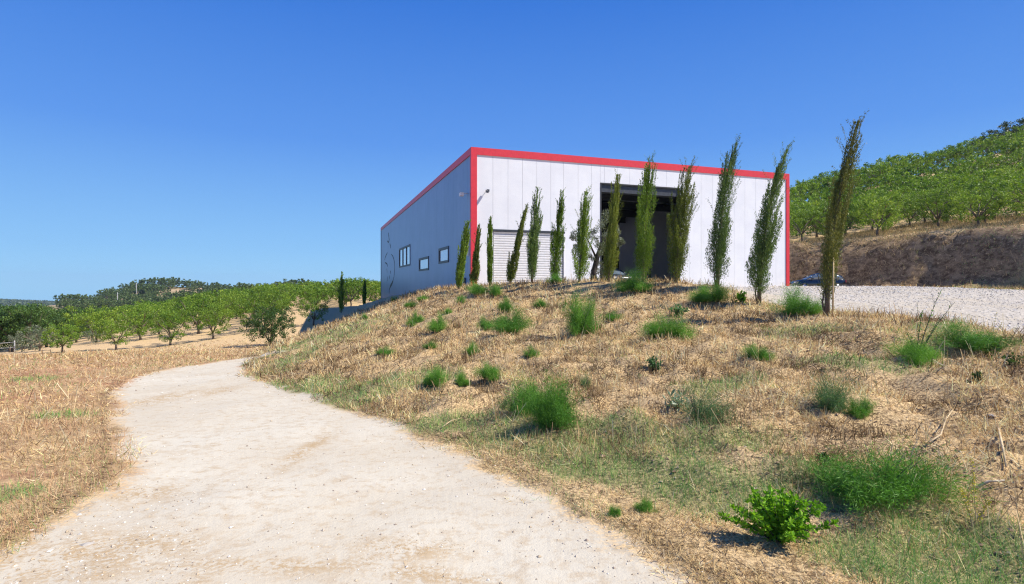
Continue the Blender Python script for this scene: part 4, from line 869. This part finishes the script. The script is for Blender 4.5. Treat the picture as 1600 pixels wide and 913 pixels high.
def fennel(px, py, wpx, hpx, lab, sets=FEN, k=0, name='fennel_bush', cat='bush', group='fennel bushes on the bank'):
    h = hit(px, py)
    if not h: return
    x, y, z = h; sw = wpx/FPX*y/1.2; shh = hpx/FPX*y/.84
    t = empty(name, (x, y, float(zgrid(x, y))-.02), k*1.7, (sw, sw, shh)); tag(t, lab, cat, group); link('foliage', sets[k % len(sets)], t); link('stems', FST[k % 3], t); return t
FB = [(868,668,85,82,'largest round green fennel bush, low on the bank above the green verge'),(832,645,62,58,'smaller fennel bush touching the upper left side of the largest round one'),
 (908,527,58,62,'tall bright fennel bush in the upper middle of the bank, below the doorway'),(805,518,58,30,'long low fennel bush left of the tall bright one in the upper bank'),
 (790,488,28,24,'small fennel tuft below the left part of the ribbed shutter'),(748,460,30,20,'small dark fennel at the crest below the red corner post'),(775,464,24,18,'little fennel tuft just right of the one below the red corner post'),
 (686,517,28,24,'dark fennel tuft in the middle of the left half of the bank'),(737,556,26,22,'small fennel tuft on the bank straight below the red corner'),(767,592,36,28,'fennel tuft over pale straw, left above the largest round bush'),
 (684,602,42,28,'light green fennel tuft low on the bank at its left'),(990,455,52,28,'fennel in front of the broadest cypress at the doorway'),(867,443,26,16,'dark little bush at the foot of the cypress by the shutter end'),
 (1043,530,62,40,'round fennel bush in the upper bank below the tall tapering cypress'),(1115,471,52,28,'low round fennel between the tall tapering cypress and the bank edge'),(1241,490,62,36,'neat round fennel ball between the two rightmost cypresses'),
 (1090,664,90,62,'loose fennel bush with silvery thistle leaves at its left'),(1378,778,160,92,'widest fennel bush, low on the bank at the right'),(1300,640,80,62,'thin see-through fennel above the widest low bush'),
 (1500,541,90,34,'low spreading fennel beside the gravel yard at the right'),(616,473,14,10,'small green tuft at the crest below the rear end of the side wall'),(641,481,16,12,'small green tuft on the bank left of the small square window'),
 (1345,648,40,28,'small feathery tuft right of the thin see-through fennel'),(755,514,22,18,'tiny bluish tuft left of the long low fennel'),(915,608,28,24,'small bluish fennel tuft right above the largest round bush'),
 (672,545,18,14,'tiny green tuft in the lower left part of the bank'),(800,640,40,34,'shaded bluish fennel left of the pair of round bushes'),(640,510,14,12,'tiny green tuft high on the left part of the bank'),(700,490,16,10,'tiny green tuft under the leftmost cypress')]
FB += [(660,470,16,10,'tiny tuft near the crest below the rear windows'),(720,474,18,12,'little tuft on the bank below the leftmost cypress, near the crest'),(650,505,20,15,'small tuft at the middle height of the left bank'),(845,480,26,14,'small tuft below the right end of the ribbed shutter'),
 (955,500,24,16,'small tuft right of the tall bright fennel bush'),(720,600,26,18,'low tuft between the light green fennel and the straw patch'),(830,560,24,16,'small tuft in the very middle of the bank'),(570,500,16,10,'little tuft high on the far left flank of the bank'),(600,555,24,14,'low tuft on the lower left flank of the bank'),
 (1180,560,40,22,'low tuft right of the round fennel of the upper bank'),(1010,800,30,22,'small green tuft at the edge of the straw verge, left of the bright shrub'),(962,806,24,20,'smaller of two green tufts on the straw verge left of the bright shrub')]
for i, (a, b, c_, e, lab) in enumerate(FB):
    small = i in (18, 24, 26, 16)
    fennel(a, b, c_, e, lab, FENB if small else FEN, i)

# bright leafy shrub at the verge
def leafy(px, py, wpx, hpx, n, lsz, mat, name, label, cat, seed, asp=.5, ns=26, group=None):
    x, y, z = hit(px, py); z = float(zgrid(x, y)); rg = np.random.default_rng(seed); Rw = wpx/FPX*y/2; H = hpx/FPX*y
    t = empty(name, (x, y, z-.01)); tag(t, label, cat, group); m = MB(); C = []; D = []
    for k in range(ns):
        az = rg.uniform(0, 6.28); rr = Rw*rg.uniform(.15, 1); top = H*(1-.55*(rr/Rw)**2)*rg.uniform(.75, 1.05)
        p0 = np.array([rg.normal(0, .02), rg.normal(0, .02), 0]); p2 = np.array([math.cos(az)*rr, math.sin(az)*rr*.8, top]); p1 = (p0+p2)/2+np.array([0, 0, top*.12]); m.tube([p0, p1, p2], [.006, .004, .002], 5)
        nn = n//ns; q = rg.uniform(.12, 1.02, nn)[:, None]; p = (1-q)**2*p0+2*q*(1-q)*p1+q*q*p2; dr = nrm(rg.normal(0, 1, (nn, 3))+[0, 0, .5]); C.append(p+dr*lsz*.5); D.append(dr)
    m.build('stems', MDKST, t); C = np.concatenate(C); D = np.concatenate(D); L = rg.uniform(.6, 1.2, len(C))*lsz
    s = nrm(np.cross(D, rg.normal(size=D.shape))); a = C-D*L[:, None]*.5; b = C+D*L[:, None]*.5; up = nrm(np.cross(s, D))*L[:, None]*.12; wd = s*(L*asp*.5)[:, None]
    V = np.concatenate([np.stack([a, C+wd+up, b, C], 1), np.stack([a, C, b, C-wd+up], 1)]); ti = np.clip(rg.normal(.5, .2, len(C)), 0, 1)
    link('leaves', polymesh('leaves', V, 4, mat, np.concatenate([ti, ti])), t); return t
leafy(1216, 846, 172, 82, 2600, .046, MBRIGHT, 'leafy_shrub', 'bright green broad leaved shrub on the straw verge at the bottom right', 'shrub', 5, .55, 40)
for i, (a, b, w_, h_, lab) in enumerate([(1545,560,50,26,'dark leafy weed beside the gravel yard at the right, left of its twin'),(1585,572,46,20,'dark leafy weed at the right edge of the photo beside the yard'),(1160,474,26,18,'bright weed left of the cypress with the bare stem'),
      (1060,497,32,24,'greyish weed above the round fennel in the upper bank'),(1290,830-100,30,20,'small weed right of the green verge grass below the bank'),(1020,580,34,20,'pale weed in the middle of the bank'),(1530,600,24,16,'little dark weed below the low spreading fennel')]):
    leafy(a, b, w_, h_, 170, .05*max(1, hit(a, b)[1]/7), MFENB if i in (3, 5) else MDKW if i != 2 else MBRIGHT, 'weed', lab, 'weed', 50+i, .5, 10, 'small leafy weeds on the bank')
leafy(1058, 640, 62, 26, 60, .13, MTHIS, 'thistle', 'silvery thistle with long pale leaves left of the loose fennel bush', 'thistle', 77, .28, 9)
# tall wild stalks
def stalks(px, py, tips, name, label, mat, group=None, flower=None, r=.008, cat='plant', tuft=None, nfl=60, fl=.02, f0=.35):
    x, y, z = hit(px, py); z = float(zgrid(x, y)); t = empty(name, (x, y, z)); tag(t, label, cat, group); rg = np.random.default_rng(px); m = MB(); C = []
    for tx, ty in tips:
        p2 = np.array([(tx-px)/FPX*y, rg.uniform(-.1, .1), EYE-(ty-HOR)/FPX*y-z]); p1 = p2*.5+np.array([-.12*p2[0], 0, .04]); p0 = np.array([rg.normal(0, .015), 0, -.03]); P = []
        for q in np.linspace(0, 1, 9): P.append((1-q)**2*p0+2*q*(1-q)*p1+q*q*p2)
        m.tube(P, [r*(1-.7*q) for q in np.linspace(0, 1, 9)], 6)
        for k in range(7):
            q = rg.uniform(.25, .95); b = (1-q)**2*p0+2*q*(1-q)*p1+q*q*p2; a = rg.uniform(0, 6.28); l = rg.uniform(.03, .09)*np.linalg.norm(p2); m.tube([b, b+np.array([math.cos(a)*l*.5, math.sin(a)*l*.5, l*.8])], [r*.4, r*.2], 4)
        q = rg.uniform(f0, 1, nfl)[:, None]; C.append((1-q)**2*p0+2*q*(1-q)*p1+q*q*p2+rg.normal(0, r*1.6, (nfl, 3)))
    m.build('stalks', mat, t)
    if flower is not None:
        C = np.concatenate(C); link('flowers' if flower is MYEL else 'leaves', polymesh('fl', diamonds(C, nrm(rg.normal(size=C.shape)+[0, 0, .6]), rg.uniform(.6, 1.3, len(C))*fl, rg.uniform(.6, 1.2, len(C))*fl*.5), 4, flower, rg.random(len(C))), t)
    return t
stalks(1432, 566, [(1478,452),(1497,472),(1434,485),(1420,520),(1462,500)], 'wild_plant', 'dark stalked wild plant with long bare stems beside the gravel yard', MDKST, flower=MFEN, r=.008, nfl=60, fl=.035, f0=.0)
fennel(1435, 567, 62, 42, 'feathery tuft around the foot of the dark stalked wild plant', FEN, 1)
stalks(1522, 826, [(1527,722),(1512,768),(1537,775)], 'mullein', 'slender weed with a spike of small yellow flowers at the right edge of the bank', MDRYST, flower=MYEL, r=.004, nfl=90, fl=.018, f0=.25)
stalks(1549, 545, [(1560,488),(1572,505)], 'dry_weed', 'thin pale yellow weed stalk in front of the gravel at the right', MDRYST, flower=MYEL, r=.004, nfl=30, fl=.02, group='thin weed stalks by the yard')
stalks(1430, 545, [(1428,472)], 'dry_weed', 'single thin dark weed stalk left of the long bare stems', MDKST, flower=MFENB, r=.004, nfl=20, fl=.02, group='thin weed stalks by the yard')
for i, (a, b, tp, lab) in enumerate([(757,606,[(730,585),(728,600),(745,570),(760,575),(738,610)],'pale straw tussock under the fennel tuft at the left of the bank'),(1560,430,[(1558,415),(1566,418),(1572,416),(1550,420)],'dry grass tussock at the foot of the hillside at the right')]):
    pass
# sticks and bits of wood
def stick(pts, r, label, mat):
    P = [hit(a, b) for a, b in pts]; c0 = P[0]; o = MB(); V = [(p[0]-c0[0], p[1]-c0[1], float(zgrid(p[0], p[1]))-c0[2]+r+.02+.015*(i % 2)) for i, p in enumerate(P)]
    o.tube(V, [r*(1-.5*i/len(V)) for i in range(len(V))], 6); ob = o.build('dry_stick', mat, None); ob.location = c0; tag(ob, label, 'stick', 'dry sticks on the bank')
stick([(1452,696),(1470,684),(1478,660),(1488,648)], .009, 'curved dry stick right above the widest fennel bush', MDRYST)
stick([(1560,675),(1568,710),(1572,738)], .011, 'upright brown stick at the right side of the bank', MDRYST)
stick([(1520,772),(1545,764),(1570,757)], .012, 'thick pale stick lying beside the yellow flowered weed', plain('bleached_wood', (.46, .39, .30), .8))
stick([(690,672),(705,663),(722,655)], .009, 'thin pale stick lying on the green verge at the left', MDRYST)
stick([(1105,645),(1118,630),(1130,622)], .006, 'thin stick beside the loose fennel bush', MDRYST)
def chunk(px, py, s, label, cat='stone', name='stone', col=(.36, .33, .29), grp='stones and wood scraps on the ground'):
    x, y, z = hit(px, py); z = float(zgrid(x, y)); rg = np.random.default_rng(px*7+py); m = MB(); rings = []
    n = 9; V = [(0, 0, s[2])]; 
    for k, (hh, rr) in enumerate([(.75, .6), (.3, 1.0), (-.1, .95)]):
        for j in range(n): a = j*6.283/n; q = rr*rg.uniform(.78, 1.15); V.append((math.cos(a)*q*s[0], math.sin(a)*q*s[1], hh*s[2]*rg.uniform(.85, 1.15)))
    F = [(0, 1+j, 1+(j+1) % n) for j in range(n)]
    for k in range(2):
        for j in range(n): F.append((1+k*n+j, 1+(k+1)*n+j, 1+(k+1)*n+(j+1) % n, 1+k*n+(j+1) % n))
    F.append(tuple(1+2*n+j for j in range(n-1, -1, -1))); m.add(V, F); o = m.build(name, plain('chunk', col, .85), None); o.location = (x, y, z); o.rotation_euler = (0, 0, rg.uniform(0, 6)); tag(o, label, cat, grp)
chunk(1549, 652, (.055, .03, .02), 'pale scrap lying on the bank at the right', 'stone', 'stone', (.52, .45, .36))
chunk(136, 848, (.05, .025, .022), 'flat grey stone on the left edge of the track', 'stone')
chunk(124, 804, (.03, .02, .018), 'small pale stone where the track meets the left verge', 'stone', 'stone', (.48, .45, .40))
chunk(125, 834, (.022, .018, .014), 'whitish pebble just above the flat grey stone', 'stone', 'stone', (.50, .47, .42))
chunk(1420, 745, (.03, .016, .012), 'whitish chip below the right part of the widest fennel bush', 'stone', 'stone', (.48, .44, .36))
chunk(1350, 750, (.03, .02, .015), 'pale chip left below the widest fennel bush', 'stone', 'stone', (.46, .40, .32))

# ------------------------------------------------------------------ haze
hm = bpy.data.materials.new('haze_air'); hm.use_nodes = True; ht = hm.node_tree; ht.nodes.clear()
ho_ = ht.nodes.new('ShaderNodeOutputMaterial'); pv = ht.nodes.new('ShaderNodeVolumePrincipled'); pv.inputs['Color'].default_value = (.62, .80, 1, 1)
pv.inputs['Density'].default_value = .00010; pv.inputs['Anisotropy'].default_value = .2; ht.links.new(pv.outputs[0], ho_.inputs['Volume'])
m = MB(); m.box((-2650, -450, float(Z.min())-1), (2650, 3700, float(Z.max())+12)); tag(m.build('haze', hm, None), 'thin blue haze over the distant hills', 'haze', kind='stuff')

def ordw(i): return ['leftmost','second','third','fourth','fifth','sixth','seventh','eighth','ninth','tenth'][i] if i < 10 else '%d%s' % (i+1, {1:'st',2:'nd',3:'rd'}.get((i+1) % 10, 'th') if (i+1) % 100 not in (11,12,13) else 'th')
for grp, base in (('orchard trees low on the right hillside', 'lower hillside orchard tree above the earth bank'), ('orchard trees behind the front row', 'orchard tree behind the front row of the left field'), ('dark trees of the wood on the left', 'dark green tree of the wood beyond the field')):
    T_ = sorted([o for o in S.objects if o.get('group') == grp], key=lambda o: o.location.x/max(o.location.y, 1))
    for i, o in enumerate(T_): o['label'] = base+(', leftmost of them' if i == 0 else ', %s from the left' % ordw(i))
